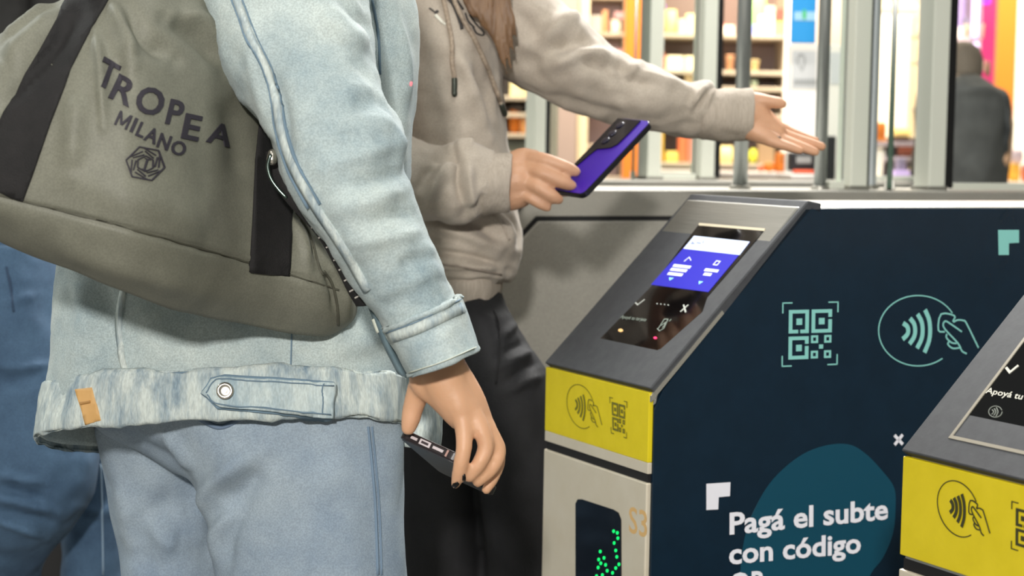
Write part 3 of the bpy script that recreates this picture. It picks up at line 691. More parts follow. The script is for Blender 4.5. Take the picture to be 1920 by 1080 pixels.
for a in [
 ('bag', 'yellow white', '#ffe9a0', (1247, 18, 1270, 63), 7.98, U+', leftmost'), ('box', 'cream', '#fff0cf', (1272, 36, 1286, 63), 7.98, U+', middle'), ('box', 'pale yellow', '#fff3b8', (1287, 26, 1305, 63), 7.98, U+', by the pale post'),
 ('box', 'red', '#d9453c', (1346, 30, 1366, 50), 8.0, U+', atop a bright carton'), ('box', 'bright white', '#fff7e8', (1347, 51, 1377, 68), 7.98, U+' between two posts'),
 ('box', 'bluish', '#8f9cf0', (1406, 52, 1421, 70), 7.98, U+' right of the round pole'), ('box', 'brightened white', '#fffaf0', (1423, 33, 1452, 70), 7.96, U+', largest', .5), ('box', 'yellow', '#ffe08a', (1454, 40, 1472, 66), 7.97, U+', at its right end', .2), ('box', 'coral', '#e8665c', (1455, 14, 1472, 38), 7.98, U+', above the yellow carton'), ('bag', 'leaf green', '#9fd88a', (1406, -10, 1440, 66), 7.98, 'tall, high behind the brightened carton', .1), ('box', 'off white', '#f3ead8', (1436, 15, 1454, 32), 7.98, 'standing on the largest brightened carton'),
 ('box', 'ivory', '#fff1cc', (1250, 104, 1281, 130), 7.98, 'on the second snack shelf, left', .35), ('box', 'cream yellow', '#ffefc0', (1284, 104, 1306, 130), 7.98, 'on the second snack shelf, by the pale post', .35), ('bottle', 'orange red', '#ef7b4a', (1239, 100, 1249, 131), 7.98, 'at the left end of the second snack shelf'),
 ('box', 'warm cream', '#f7dfae', (1284, 139, 1300, 160), 7.97, 'below the second snack shelf'), ('cup', 'peach', '#f0b48a', (1362, 102, 1377, 131), 7.98, 'left of the round pole'), ('cup', 'pale gold', '#f6dfa5', (1407, 122, 1424, 143), 7.95, 'right of the round pole'), ('cup', 'mint white', '#cfe8d4', (1408, 160, 1421, 172), 7.95, 'just above the wrist'),
 ('box', 'golden yellow', '#f5c548', (1236, 230, 1244, 308), 7.9, 'upright beside the pale post'), ('box', 'lemon', '#f4d873', (1249, 265, 1271, 285), 7.98, 'lying on the lower snack shelf, upper'), ('box', 'buttery', '#f6dc6a', (1249, 288, 1271, 303), 7.98, 'lying on the lower snack shelf, lower'), ('box', 'orange red', '#ef6a4e', (1272, 250, 1288, 308), 7.9, 'standing under the forearm, left of two', .1), ('box', 'salmon', '#f08a70', (1290, 250, 1306, 308), 7.9, 'standing under the forearm, right of two', .1),
 ('bag', 'light yellow', '#fff0a8', (1347, 276, 1377, 308), 7.8, 'between black seal and round pole', .2), ('fruit', 'yellow green', '#d9e04a', (1404, 284, 1422, 312), 7.6, 'right of the round pole', .1), ('box', 'tan', '#a58a6a', (1421, 270, 1452, 320), 7.9, 'below the palm of the open hand'),
 ('bag', 'orange', '#ff9a3c', (1455, 280, 1481, 317), 6.7, 'standing beside the card terminal', .2), ('fruit', 'orange', '#ff8a3a', (1432, 303, 1456, 322), 6.65, 'lying left of the orange bag', .1), ('fruit', 'coral red', '#f2704a', (1422, 310, 1434, 323), 6.64, 'at the left of the counter fruit'), ('box', 'red orange', '#f0623e', (1490, 320, 1528, 327), 6.0, 'lying flat under the card terminal'),
 ('bag', 'orange', '#ffa04a', (1640, 226, 1664, 262), 7.6, 'left of the green glass wing', .1), ('bag', 'brightened yellow', '#ffe08c', (1676, 226, 1712, 254), 7.6, 'right of the green glass wing', .4), ('bag', 'amber', '#f0a030', (1642, 262, 1668, 266), 7.6, 'lying flat left of the green wing'),
 ('cup', 'white', '#f2efe2', (1636, 296, 1660, 344), 6.5, 'large, left of the green glass wing'), ('cup', 'milky', '#e8e6dc', (1640, 268, 1662, 293), 6.8, 'small, above the large white cup'), ('box', 'rust', '#b7654a', (1686, 262, 1716, 282), 7.0, 'below the brightened yellow bag'), ('box', 'brown', '#5d4034', (1676, 256, 1706, 266), 7.05, 'under the brightened yellow bag'), ('bag', 'violet grey', '#a79ab8', (1680, 284, 1702, 322), 6.7, 'right of the green glass wing'), ('fruit', 'olive', '#c9be6a', (1706, 296, 1728, 320), 6.65, 'left of the broad post with black seal'), ('box', 'lilac', '#d6c3e8', (1676, 324, 1728, 338), 6.62, 'lying on the counter by the broad post', .15),
 ('bag', 'apricot', '#f6b88c', (1722, 84, 1735, 110), 7.8, 'left edge of the broad post with black seal'), ('fruit', 'white peach', '#f9e3c8', (1722, 44, 1735, 60), 7.8, 'high at the edge of the broad post'),
 ('box', 'white', '#fff4ea', (1792, 50, 1806, 69), 8.18, 'on the top violet shelf, left', .2), ('cup', 'cream', '#ffe9c4', (1808, 44, 1823, 69), 8.18, 'on the top violet shelf, middle', .2), ('box', 'grey', '#8d86a0', (1809, 29, 1818, 42), 8.3, 'small, high on the violet back panel'), ('cup', 'ivory', '#fff0d0', (1836, 44, 1847, 70), 8.05, 'on the top violet shelf, right end'), ('box', 'vermilion', '#f06a50', (1786, 32, 1794, 48), 8.2, 'beside the black seal on the top violet shelf'),
 ('box', 'ivory', '#fff0d4', (1790, 92, 1824, 128), 8.18, 'wide, on the second violet shelf', .2), ('bottle', 'lime green', '#b5dd5a', (1827, 95, 1834, 114), 8.15, 'on the second violet shelf'), ('box', 'pale lime', '#e5efc4', (1835, 92, 1847, 114), 8.05, 'at the right end of the second violet shelf'), ('fruit', 'cream', '#fdeed6', (1824, 114, 1848, 132), 8.05, 'at the front of the second violet shelf', .1),
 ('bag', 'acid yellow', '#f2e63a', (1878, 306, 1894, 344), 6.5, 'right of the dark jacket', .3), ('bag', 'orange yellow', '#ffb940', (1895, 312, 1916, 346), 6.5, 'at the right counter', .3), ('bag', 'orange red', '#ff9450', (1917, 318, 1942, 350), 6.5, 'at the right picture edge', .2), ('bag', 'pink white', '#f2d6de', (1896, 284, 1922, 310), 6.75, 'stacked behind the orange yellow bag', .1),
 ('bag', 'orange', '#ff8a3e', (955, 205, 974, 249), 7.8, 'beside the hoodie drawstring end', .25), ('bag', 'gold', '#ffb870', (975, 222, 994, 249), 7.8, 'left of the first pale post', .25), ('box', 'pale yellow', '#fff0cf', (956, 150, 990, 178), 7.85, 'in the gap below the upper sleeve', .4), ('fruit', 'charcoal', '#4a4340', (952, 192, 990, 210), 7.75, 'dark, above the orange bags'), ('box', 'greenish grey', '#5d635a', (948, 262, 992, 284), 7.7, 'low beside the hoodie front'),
 ('box', 'white', '#fdf6ee', (1072, 20, 1092, 58), 8.08, 'top left, above the raised sleeve', .4), ('fruit', 'teal grey', '#6f8f88', (1112, 0, 1126, 16), 8.05, 'above the raised sleeve'), ('box', 'silver', '#cfcfca', (1106, 26, 1128, 58), 8.08, 'above the raised sleeve, second from left'), ('bag', 'peach orange', '#f0b080', (1129, 16, 1140, 58), 8.05, 'next to the silver carton'), ('bag', 'brightened cream', '#fff2d8', (1146, 34, 1164, 59), 8.05, 'near the orange column', .5), ('box', 'dusty pink', '#d8aab0', (1152, 14, 1170, 28), 8.05, 'near the top of the orange column'),
 ('bag', 'rose', '#e8b0b4', (1150, 88, 1170, 118), 8.05, 'just above the raised forearm'),
]: goods(*a)
# ------------------------------------------------------------------ people: cloth and skin
denim = mat('pale_denim', '#8c9ea4', .9, 0, '#c3cdc8', 9, 12, .22, 900, sheen=.1, lo=.3, hi=.7, speck=.16)
denim_seam = mat('puckered_denim', '#748a99', .85, 0, '#c6cfca', 62, 4, .22, 900, stretch=(1, 1, .22), lo=.28, hi=.6, speck=.14)
denim_dark = mat('denim_lining', '#566a72', .9, 0, '#71848a', 20, 6)
thread = mat('dark_thread', '#6c8292', .85)
thread_l = mat('pale_thread', '#c9cec0', .8)
jean_pale = mat('washed_jean', '#7a8c9f', .9, 0, '#a3b1bb', 7, 9, .2, 900, lo=.3, hi=.7, speck=.14)
jean_mid = mat('mid_blue_jean', '#2c435c', .9, 0, '#4b6680', 7, 8, .2, 900, lo=.3, hi=.7, speck=.14)
jean_black = mat('black_jean', '#111113', .8, 0, '#1a1a1d', 14, 6, .4, 420)
fleece = mat('beige_fleece', '#aa9f91', .9, 0, '#b4a99b', 30, 6, .2, 900, sheen=.15, speck=.1)
rib = mat('beige_rib', '#b5a99b', .9, 0, '#a69b8d', 90, 3, .5, 300, stretch=(3, 3, .3))
nylon = mat('grey_green_nylon', '#707063', .62, 0, '#79796b', 26, 5, .08, 900, speck=.12)
webbing = mat('black_webbing', '#100f0f', .8, 0, '#181616', 60, 4, .4, 600)
skin = mat('skin', '#cfa07c', .5, 0, '#d2a381', 24, 5, .12, 300, sss=.12)
skin2 = mat('skin_warm', '#bd8f6f', .5, 0, '#c89a7a', 24, 5, .12, 300, sss=.12)
hair_m = mat('brown_hair', '#5d4430', .55, 0, '#7a5c40', 60, 4, stretch=(1, 1, .1))
nail_m = mat('black_nail', '#0d0b0c', .2)
shoe_m = mat('black_shoe', '#161617', .6)

def head_parts(px, py, d, r=.095, face=(0, 1, 0), up=0):
    """simple head with nose, ears, chin on a neck, centred at a pixel and distance"""
    c = W(px, py, d); f = np.array(face, float); f /= np.linalg.norm(f); s = np.cross(f, [0, 0, 1.0])
    P = []
    def ball(o, rad, sc=(1, 1, 1)):
        V, Fc = lathe([(math.sin(a), -math.cos(a)) for a in np.linspace(.06, math.pi-.06, 13)], (0, 0, 0), 18)
        V = [o+(s*v[0]*sc[0]+f*v[1]*sc[1]+np.array([0, 0, v[2]*sc[2]]))*rad for v in V]; P.append((V, Fc))
    z = np.array([0, 0, 1.0])
    ball(c+z*.02, r, (.82, 1.0, 1.05)); ball(c-z*.05+f*.02, r*.78, (.8, .95, 1.0)); ball(c-z*.1+f*.06, r*.34, (1.1, .9, .8))
    P.append(tube([c+f*.09+z*.02, c+f*.108-z*.012, c+f*.105-z*.02], [.009, .013, .011], 10, 3))
    for k in (-1, 1):
        ball(c+s*k*.08-z*.005, .026, (.35, .7, 1.15)); ball(c+f*.083+s*k*.033+z*.018, .014)
    P.append(tube([c+f*.082-z*.058-s*.022, c+f*.092-z*.056, c+f*.082-z*.058+s*.022], [.006, .009, .006], 8, 3))
    return P, c
def shoe(parent, x, y, ang):
    c, s_ = math.cos(ang), math.sin(ang); P = []
    rows = []
    for t, w, h in ((-.12, .028, .055), (-.09, .036, .075), (-.02, .04, .085), (.06, .045, .06), (.12, .04, .045), (.15, .02, .03)):
        rows.append([(x+(t)*c-w*math.cos(a)*s_, y+t*s_+w*math.cos(a)*c, max(.0, h*.5+h*.5*math.sin(a)*1.0)) for a in np.arange(14)/14*2*math.pi])
    return obj('shoe', *grid_tube(np.array(rows)), shoe_m, parent)

# ================================================================== person in the denim jacket
pr_ = W(455, 800, 2.2); per1 = thing('person', 'person seen from behind in pale denim jacket and wide jeans, phone in lowered hand', 'person', (pr_[0], pr_[1], 0))
TD = 2.2
jr = [(420, -330, 560, -330, TD, .06), (330, -275, 650, -275, TD, .09), (235, -190, 730, -190, TD, .115), (195, -60, 762, -60, TD, .13), (182, 60, 782, 60, TD, .135), (165, 160, 783, 160, TD, .135),
      (148, 260, 772, 260, TD, .13), (132, 360, 768, 360, TD, .128), (120, 460, 764, 460, TD, .125), (112, 560, 760, 560, TD, .125), (102, 650, 758, 650, TD, .125, -.008), (90, 735, 757, 725, TD, .127, -.024), (78, 822, 760, 793, TD, .13, -.028)]
V, Fc = loft(jr, 128, 10, .86, (True, False))
jf = [([(140, 505), (160, 600), (120, 740)], 16, .010), ([(170, 510), (205, 600), (215, 690)], 22, -.012), ([(225, 560), (222, 620), (235, 700)], 9, .006), ([(260, 560), (300, 640), (290, 700)], 30, .008),
      ([(400, 640), (520, 650), (640, 650)], 26, -.005), ([(560, 660), (690, 640), (720, 600)], 24, .007), ([(700, 20), (735, 120), (745, 260)], 12, -.008), ([(730, 0), (760, 110), (762, 230)], 10, .007),
      ([(690, 690), (720, 740), (735, 790)], 10, .006), ([(600, 700), (620, 750), (615, 790)], 9, .004), ([(150, 690), (140, 750), (120, 815)], 10, .006), ([(250, 720), (262, 760), (258, 790)], 9, .004), ([(330, 700), (338, 740), (332, 780)], 9, .004)]
V, Fc = sculpt(V, Fc, jf, [((9, 9, 5), .006), ((30, 30, 22), .0018)])
jack = obj('denim_jacket', V, Fc, denim, per1)
md = jack.modifiers.new('thick', 'SOLIDIFY'); md.thickness = .004; md.offset = -1
TJ = bvh(V, Fc)
# waistband, slightly proud of the jacket
Vb, Fb = loft([(90, 728, 759, 710, TD, .131, -.022), (88, 733, 760, 714, TD, .135, -.022), (80, 780, 762, 754, TD, .1375, -.025), (74, 822, 763, 794, TD, .1385, -.028), (76, 829, 761, 801, TD, .134, -.029)], 128, 6, .86, (False, False))
Vb, Fb = sculpt(Vb, Fb, [([(150, 700), (142, 760), (122, 815)], 12, .005), ([(250, 715), (262, 760), (258, 790)], 9, .004), ([(600, 700), (615, 750), (612, 790)], 9, .004), ([(700, 710), (706, 750), (700, 790)], 8, .004)], [((10, 10, 6), .005), ((60, 60, 14), .0022)])
band = obj('waistband', Vb, Fb, denim_seam, jack); band.modifiers.new('thick', 'SOLIDIFY').thickness = .003
TB = bvh(Vb, Fb)
def seam(name, tr, pts, w, m_, par, off=.0015, thick=.0016):
    V, Fc = ribbon(tr, pts, w, off, 8, thick)
    return obj(name, V, Fc, m_, par) if len(Fc) > 2 else None
seam('waist_seam', TB, [(190, 722), (300, 702), (420, 690), (560, 692), (720, 716)], 3, thread, jack)
seam('hem_stitch', TB, [(90, 812), (200, 792), (320, 778), (450, 765), (620, 782), (745, 776)], 2.2, thread_l, jack)
seam('back_seam', TJ, [(232, 545), (224, 600), (228, 660), (236, 700)], 11, denim_seam, jack, .002, .003)
seam('back_seam', TJ, [(547, 622), (546, 660), (545, 692)], 3, thread, jack)
seam('front_seam', TJ, [(697, 0), (708, 60), (712, 140)], 3, thread, jack)
tab = obj('waist_tab', *patch(TB, [(383, 738), (398, 712), (422, 706), (520, 711), (618, 720), (616, 778), (500, 771), (412, 763)], .012, 10, .011), mat('tab_denim', '#8fa5b0', .9, 0, '#c4d0ce', 40, 6, .22, 900, stretch=(1, 1, .3), speck=.12), jack)
obj('tab_edge', *patch(TB, [(379, 738), (396, 709), (422, 702), (520, 707), (623, 717), (620, 783), (500, 775), (410, 767)], .006, 10, .005), mat('tab_thread_edge', '#6b8292', .85), tab)  # wider piece in dark thread colour, bordering the tab
tv = TB
for pts in ([(390, 738), (402, 717), (424, 711), (520, 716), (612, 725)], [(392, 741), (414, 758), (500, 766), (610, 773)]):
    seam('tab_stitch', TB, pts, 2.4, thread, tab, .0130, .002)
seam('tab_stitch', TB, [(606, 722), (604, 774)], 2.4, thread, tab, .0130, .002)
h = hit(TB, 422, 734, .013)
if h:
    c, n = h; u = np.cross(n, [0, 0, 1.0]); u /= np.linalg.norm(u); w = np.cross(n, u); rows = []
    for r_, z_ in ((.0098, 0), (.0098, .0022), (.0072, .0032), (.0058, .0022), (.003, .0026)):
        rows.append([c+n*z_+(u*math.cos(a)+w*math.sin(a))*r_ for a in np.arange(20)/20*2*math.pi])
    b_ = obj('metal_button', *grid_tube(np.array(rows)), mat('silver_button', '#c9c4b8', .25, .9), tab)
lp = obj('leather_patch', *patch(TB, [(143, 731), (176, 727), (193, 788), (163, 795)], .004, 8, .004), mat('tan_leather', '#c79a5c', .6, 0, '#d0a468', 20, 4), jack)
seam('patch_stamp', TB, [(154, 757), (174, 753)], 5, mat('stamped_leather', '#a87d45', .6), lp, .0055, .001)
# sleeve
sr = [(350, -262, 640, -275, 2.13, .07), (325, -200, 690, -225, 2.08, .10), (345, -110, 688, -130, 2.05, .095), (366, 0, 690, -14, 2.0, .088), (404, 100, 704, 78, 1.97, .083), (452, 190, 714, 160, 1.95, .08), (503, 268, 756, 245, 1.93, .078), (538, 350, 768, 325, 1.92, .076), (592, 436, 789, 405, 1.91, .073), (646, 512, 824, 482, 1.91, .069), (690, 580, 850, 545, 1.92, .064), (716, 622, 866, 572, 1.92, .06)]
V, Fc = loft(sr, 96, 10, .95, (True, True))
sf = [([(600, 0), (640, 60), (700, 90)], 22, .012), ([(640, 10), (690, 50), (705, 120)], 10, -.006), ([(600, 320), (680, 290), (757, 268)], 14, .006), ([(640, 350), (700, 335), (765, 322)], 9, -.006), ([(600, 400), (690, 378), (772, 352)], 15, .007), ([(680, 415), (730, 405), (785, 398)], 8, -.006),
      ([(660, 455), (730, 448), (800, 428)], 12, .006), ([(740, 500), (780, 485), (825, 478)], 9, -.006), ([(700, 560), (770, 530), (840, 500)], 12, .005), ([(620, 330), (660, 420), (720, 500)], 26, .005), ([(650, 210), (700, 190), (740, 220)], 18, -.008), ([(690, 170), (730, 240), (765, 300)], 14, .008), ([(500, 120), (530, 200), (540, 300)], 12, -.006), ([(470, 60), (480, 150), (510, 250)], 12, .006)]
V, Fc = sculpt(V, Fc, sf, [((10, 10, 7), .008), ((26, 26, 30), .003)])
slv = obj('sleeve', V, Fc, denim, jack); TS = bvh(V, Fc)
s1 = seam('sleeve_seam', TS, [(444, 0), (470, 70), (500, 130), (518, 190), (526, 240), (548, 310), (590, 385), (640, 460), (690, 545)], 15, denim_seam, slv, .002, .003)
seam('sleeve_stitch', TS, [(436, 0), (461, 70), (491, 130), (509, 190), (517, 240), (539, 312), (580, 390)], 2.4, thread, slv, .003)
seam('sleeve_stitch', TS, [(455, 0), (482, 70), (511, 130), (529, 190), (538, 240), (560, 308), (602, 383)], 2.4, thread, slv, .003)
# turned-back cuff
Vc, Fc2 = loft([(722, 618, 864, 556, 1.92, .062), (721, 622, 867, 559, 1.92, .0655), (738, 655, 882, 604, 1.922, .069), (764, 699, 897, 650, 1.925, .072), (768, 707, 897, 657, 1.925, .070), (766, 700, 893, 652, 1.925, .064)], 72, 8, .93, (False, False))
Vc, Fc2 = sculpt(Vc, Fc2, [([(745, 640), (800, 625), (862, 590)], 8, -.003)], [((14, 14, 10), .004)])
cuff = obj('cuff', Vc, Fc2, mat('cuff_denim', '#9aabb0', .9, 0, '#c9d2cd', 14, 9, .22, 900, speck=.14), slv); cuff.modifiers.new('thick', 'SOLIDIFY').thickness = .003
TC = bvh(Vc, Fc2)
seam('cuff_band', TC, [(730, 634), (790, 612), (868, 576)], 20, denim_seam, cuff, .0015, .002)
seam('cuff_stitch', TC, [(768, 698), (830, 678), (890, 652)], 2, thread_l, cuff, .002)
seam('cuff_stitch', TC, [(726, 624), (790, 600), (862, 562)], 2.4, thread, cuff, .002)
# dark inside of the open cuff slit
o = obj('cuff_slit', *loft([(690, 575, 722, 600, 1.95, .02), (715, 640, 745, 660, 1.955, .02), (745, 700, 768, 707, 1.955, .015)], 20, 6, 1), denim_dark, slv)
seam('slit_edge', bvh(*loft([(690, 575, 722, 600, 1.95, .02), (715, 640, 745, 660, 1.955, .02), (745, 700, 768, 707, 1.955, .015)], 20, 6, 1)), [(700, 598), (716, 640), (738, 690)], 3, thread_l, slv)
# front panel hanging behind the hand
V, Fc = loft([(740, 660, 800, 660, 2.2, .012), (745, 720, 822, 715, 2.2, .012), (750, 790, 829, 775, 2.2, .012), (755, 836, 826, 838, 2.2, .012)], 32, 8)
V, Fc = sculpt(V, Fc, [([(800, 760), (806, 800), (800, 836)], 8, .004)], [((20, 20, 14), .004)])
fp_ = obj('front_panel', V, Fc, denim_seam, jack)
# left sleeve, hidden by the bag, hanging on the far side
V, Fc = loft([(280, -262, 380, -262, 2.22, .07), (215, -190, 345, -215, 2.27, .09), (180, -60, 300, -60, 2.3, .075), (150, 100, 260, 100, 2.32, .07), (140, 240, 240, 240, 2.36, .06), (170, 330, 260, 330, 2.42, .055)], 40, 6)
obj('sleeve', V, Fc, denim, jack)
# jeans
hips = loft([(150, 640, 752, 640, TD, .11), (165, 740, 754, 740, TD, .115), (185, 800, 757, 796, TD+.02, .113), (260, 850, 755, 850, TD+.03, .10), (330, 890, 740, 890, TD+.04, .08)], 64, 6, .9)
legr = loft([(285, 740, 757, 760, TD, .112), (335, 850, 759, 850, TD-.005, .115), (372, 930, 761, 940, TD, .112), (394, 1000, 765, 1000, TD, .112), (405, 1090, 771, 1090, TD, .112), (440, 1300, 770, 1300, TD, .105), (470, 1700, 770, 1700, TD, .10), (480, 1905, 760, 1905, TD, .10)], 64, 6, .92)
legl = loft([(178, 790, 440, 790, TD+.09, .10), (200, 880, 430, 880, TD+.14, .10), (226, 1000, 435, 1000, TD+.17, .10), (237, 1090, 440, 1090, TD+.17, .10), (250, 1300, 450, 1300, TD+.11, .10), (250, 1700, 455, 1700, TD+.12, .095), (250, 1860, 450, 1860, TD+.12, .095)], 64, 6, .92)
V, Fc = union([hips, legr, legl], .006, 8)
V[:, 2] = np.maximum(V[:, 2], .012)
pf_ = [([(384, 1000), (388, 930), (425, 885), (500, 840)], 20, .014), ([(420, 960), (455, 925), (500, 870)], 24, -.014), ([(400, 1080), (410, 1000), (440, 950)], 14, .012), ([(425, 1080), (432, 1010), (460, 960)], 12, -.006), ([(220, 890), (240, 960), (250, 1060)], 18, .010), ([(215, 815), (280, 850), (340, 880)], 18, -.008), ([(255, 960), (310, 1010), (335, 1020)], 20, .012), ([(240, 1030), (300, 960), (340, 940)], 30, -.010), ([(300, 800), (340, 850), (366, 890)], 12, .010), ([(250, 1020), (280, 1060), (330, 1080)], 20, -.006), ([(520, 820), (620, 850), (740, 870)], 40, -.004)]
V, Fc = sculpt(V, Fc, pf_, [((6, 6, 4), .008)])
jn = obj('jeans', V, Fc, jean_pale, per1); TJN = bvh(V, Fc)
seam('side_seam', TJN, [(690, 800), (698, 880), (704, 960), (708, 1078)], 4, mat('faded_thread', '#71869a', .9), jn)
seam('side_seam', TJN, [(697, 800), (705, 880), (711, 960), (715, 1078)], 2.5, mat('faded_thread', '#71869a', .9), jn)
seam('pocket_edge', TJN, [(372, 783), (412, 801), (455, 783)], 9, mat('pocket_thread', '#6a7c92', .85), jn)
for lx, ly, d_ in ((620, 1930, TD-.02), (350, 1880, TD+.1)):
    q = W(lx, 1500, d_); shoe(per1, q[0], q[1]+.03, R(75))
# body: head, neck, trunk, both arms and hands in one skin
HD = 1.93
P, hc = head_parts(500, -520, 2.2, .098, (.55, .83, -.1))
P.append(tube([hc-np.array([0, .01, .02]), W(490, -330, 2.2), W(480, -230, 2.2)], [.05, .055, .07], 16, 4))
P.append(loft([(350, -235, 640, -235, TD, .06), (260, -150, 690, -150, TD, .085), (240, 60, 690, 60, TD, .10), (230, 400, 690, 400, TD, .095), (240, 700, 690, 700, TD, .09)], 40, 4, .9))
P.append(chain([(590, -120, 2.12, .046), (585, 40, 2.01, .042), (655, 330, 1.925, .042), (700, 430, 1.92, .04), (775, 560, 1.925, .034), (812, 640, 1.927, .0275), (828, 690, 1.93, .026)], 18, 5))
P.append(chain([(290, -120, 2.26, .042), (215, 80, 2.32, .036), (195, 280, 2.37, .032), (260, 420, 2.45, .028), (320, 480, 2.44, .026)], 16, 4))
# right hand: palm, knuckles, thumb and four curled fingers
P.append(chain([(824, 680, 1.93, .0265), (838, 722, 1.93, .0255), (868, 770, 1.93, .022)], 18, 4))
P.append(chain([(848, 690, 1.932, .016), (880, 745, 1.935, .016), (906, 800, 1.94, .013)], 14, 4))
P.append(chain([(838, 705, 1.925, .018), (860, 760, 1.922, .017), (870, 790, 1.922, .0125)], 14, 4))
P.append(chain([(805, 690, 1.93, .018), (795, 715, 1.935, .0165), (822, 742, 1.932, .014), (846, 772, 1.93, .012)], 14, 4))
P.append(chain([(803, 695, 1.935, .017), (787, 728, 1.945, .0135), (775, 764, 1.95, .0115), (770, 786, 1.95, .0105), (766, 802, 1.95, .0085)], 14, 5))
P.append(chain([(864, 772, 1.92, .0115), (869, 800, 1.915, .0098), (870, 838, 1.91, .0088), (864, 870, 1.91, .0082), (859, 893, 1.915, .0072), (854, 908, 1.92, .0052)], 14, 5))
P.append(chain([(884, 770, 1.925, .0115), (902, 806, 1.92, .0098), (911, 838, 1.92, .0092), (898, 870, 1.918, .0082), (880, 893, 1.92, .007)], 14, 5))
P.append(chain([(902, 785, 1.935, .0105), (924, 822, 1.935, .0095), (934, 848, 1.935, .009), (922, 878, 1.93, .008), (896, 903, 1.928, .0065)], 14, 5))
P.append(chain([(912, 795, 1.95, .0095), (930, 838, 1.952, .0085), (934, 866, 1.952, .008), (924, 896, 1.95, .007), (912, 918, 1.948, .0055)], 14, 5))
for a in ([(320, 480, 2.44, .025), (355, 520, 2.43, .024), (375, 540, 2.43, .018)], [(372, 520, 2.43, .01), (420, 545, 2.43, .008)], [(375, 535, 2.43, .01), (425, 565, 2.43, .008)], [(372, 550, 2.43, .01), (415, 585, 2.43, .008)], [(365, 560, 2.43, .009), (398, 598, 2.43, .007)], [(345, 500, 2.42, .012), (390, 500, 2.41, .008)]):
    P.append(chain(a, 12, 4))
V, Fc = union(P, .0026, 5)
bd = obj('body', V, Fc, skin, per1); TBD = bvh(V, Fc)
for poly in ([(846, 918), (850, 906), (858, 903), (861, 906), (857, 912)], [(866, 906), (867, 892), (871, 888), (873, 897), (870, 908)]):
    vv = patch(TBD, poly, .0012, 3, .0012)
    if len(vv[0]) > 3: obj('fingernail', *vv, nail_m, bd)
# hair falling behind the head (above the picture)
V, Fc = union([tube([hc+np.array([-.02, -.04, .06]), hc+np.array([-.03, -.075, -.02]), hc+np.array([-.03, -.08, -.14])], [.09, .085, .05], 20, 4)], .006, 4)
obj('hair', V, Fc, hair_m, per1)

# ------------------------------------------------------------------ phone in the lowered hand
def slab(c, ex, ey, ez, r=.006, n=5):
    """rounded rectangle solid: centre and half vectors"""
    hx, hy = np.linalg.norm(ex), np.linalg.norm(ey); X, Y = ex/hx, ey/hy; pts = []
    for sx, sy, a0 in ((1, 1, 0), (-1, 1, 90), (-1, -1, 180), (1, -1, 270)):
        for k in range(n+1):
            a = R(a0+90*k/n); pts.append(c+X*(sx*(hx-r)+r*math.cos(a))+Y*(sy*(hy-r)+r*math.sin(a)))
    return prism([p-ez for p in pts], 2*ez)
p0 = W(750, 810, 1.965); p1 = W(868, 864, 1.935)
ex = (p1-p0); ex = ex/np.linalg.norm(ex)*.075
ld = W(944, 931, 2.075)-W(868, 864, 1.935); ld -= ex*(ld@ex)/(ex@ex); ey = ld/np.linalg.norm(ld)*.152
ez = np.cross(ex, ey); ez /= np.linalg.norm(ez); ez = ez if ez@(CAM-p0) < 0 else -ez
c = p0+ex/2+ey/2
ph = thing('phone', 'dark phone held low in the hand of the person in denim, charging port showing', 'phone', c)
obj('phone_case', *slab(c, ex/2, ey/2, ez*.0052, .010), mat('dark_case', '#1d1416', .35), ph, smooth=False, bevel=.0015)
obj('phone_screen', *slab(c-ez*.0055, ex/2*.93, ey/2*.96, ez*.0006, .008), mat('grey_screen', '#242327', .45), ph, smooth=False)
E_ = Plane(p0, -ey, .0003)
def on_end(s, t, w, h): # along the short edge
    q = p0+ex*s-ey/np.linalg.norm(ey)*.0004+ez*t; a, b = ex/np.linalg.norm(ex)*w/2, ez*h/2
    return prism([q-a-b, q+a-b, q+a+b, q-a+b], -ey/np.linalg.norm(ey)*.0006)
lite = mat('port_metal', '#d9cfd2', .3, .3)
for nm, s, w, h, m_ in (('speaker_slot', .245, .008, .003, lite), ('charging_port', .43, .0135, .006, lite), ('speaker_slot', .65, .013, .003, lite), ('edge_band', .80, .0022, .0075, mat('copper_band', '#b08d84', .4))):
    q = obj(nm, *on_end(s, 0, w, h), m_, ph, smooth=False)
    if nm == 'charging_port': obj('port_hole', *(lambda m: ([np.array(v)-ey/np.linalg.norm(ey)*.0006 for v in m[0]], m[1]))(on_end(s, 0, .0085, .0026)), mat('port_dark', '#2a1c20', .6), q, smooth=False)
# ------------------------------------------------------------------ big nylon bag on the back of the person in denim
def curve_at(P, n): 
    q = catmull(P, 24); s = np.r_[0, np.cumsum(np.linalg.norm(np.diff(q, axis=0), axis=1))]; s /= s[-1]
    t = np.linspace(0, 1, n); return np.stack([np.interp(t, s, q[:, k]) for k in range(2)], 1)
NS, NT = 150, 110
bot = curve_at([(-170, 350), (-60, 415), (0, 447), (60, 474), (130, 500), (250, 551), (360, 588), (450, 608), (550, 626), (610, 631), (650, 618)], NS)
topc = curve_at([(-170, 150), (-60, 90), (0, 59), (60, 26), (112, 0), (200, -60), (330, -95), (430, -90), (480, -60)], NS)
lef = curve_at([(-170, 350), (-190, 250), (-170, 150)], NT)
rig = curve_at([(650, 618), (664, 590), (655, 520), (628, 462), (585, 400), (545, 330), (515, 230), (495, 80), (480, -60)], NT)
S_, T_ = np.meshgrid(np.linspace(0, 1, NS), np.linspace(0, 1, NT), indexing='ij')
c00, c10, c01, c11 = bot[0], bot[-1], topc[0], topc[-1]
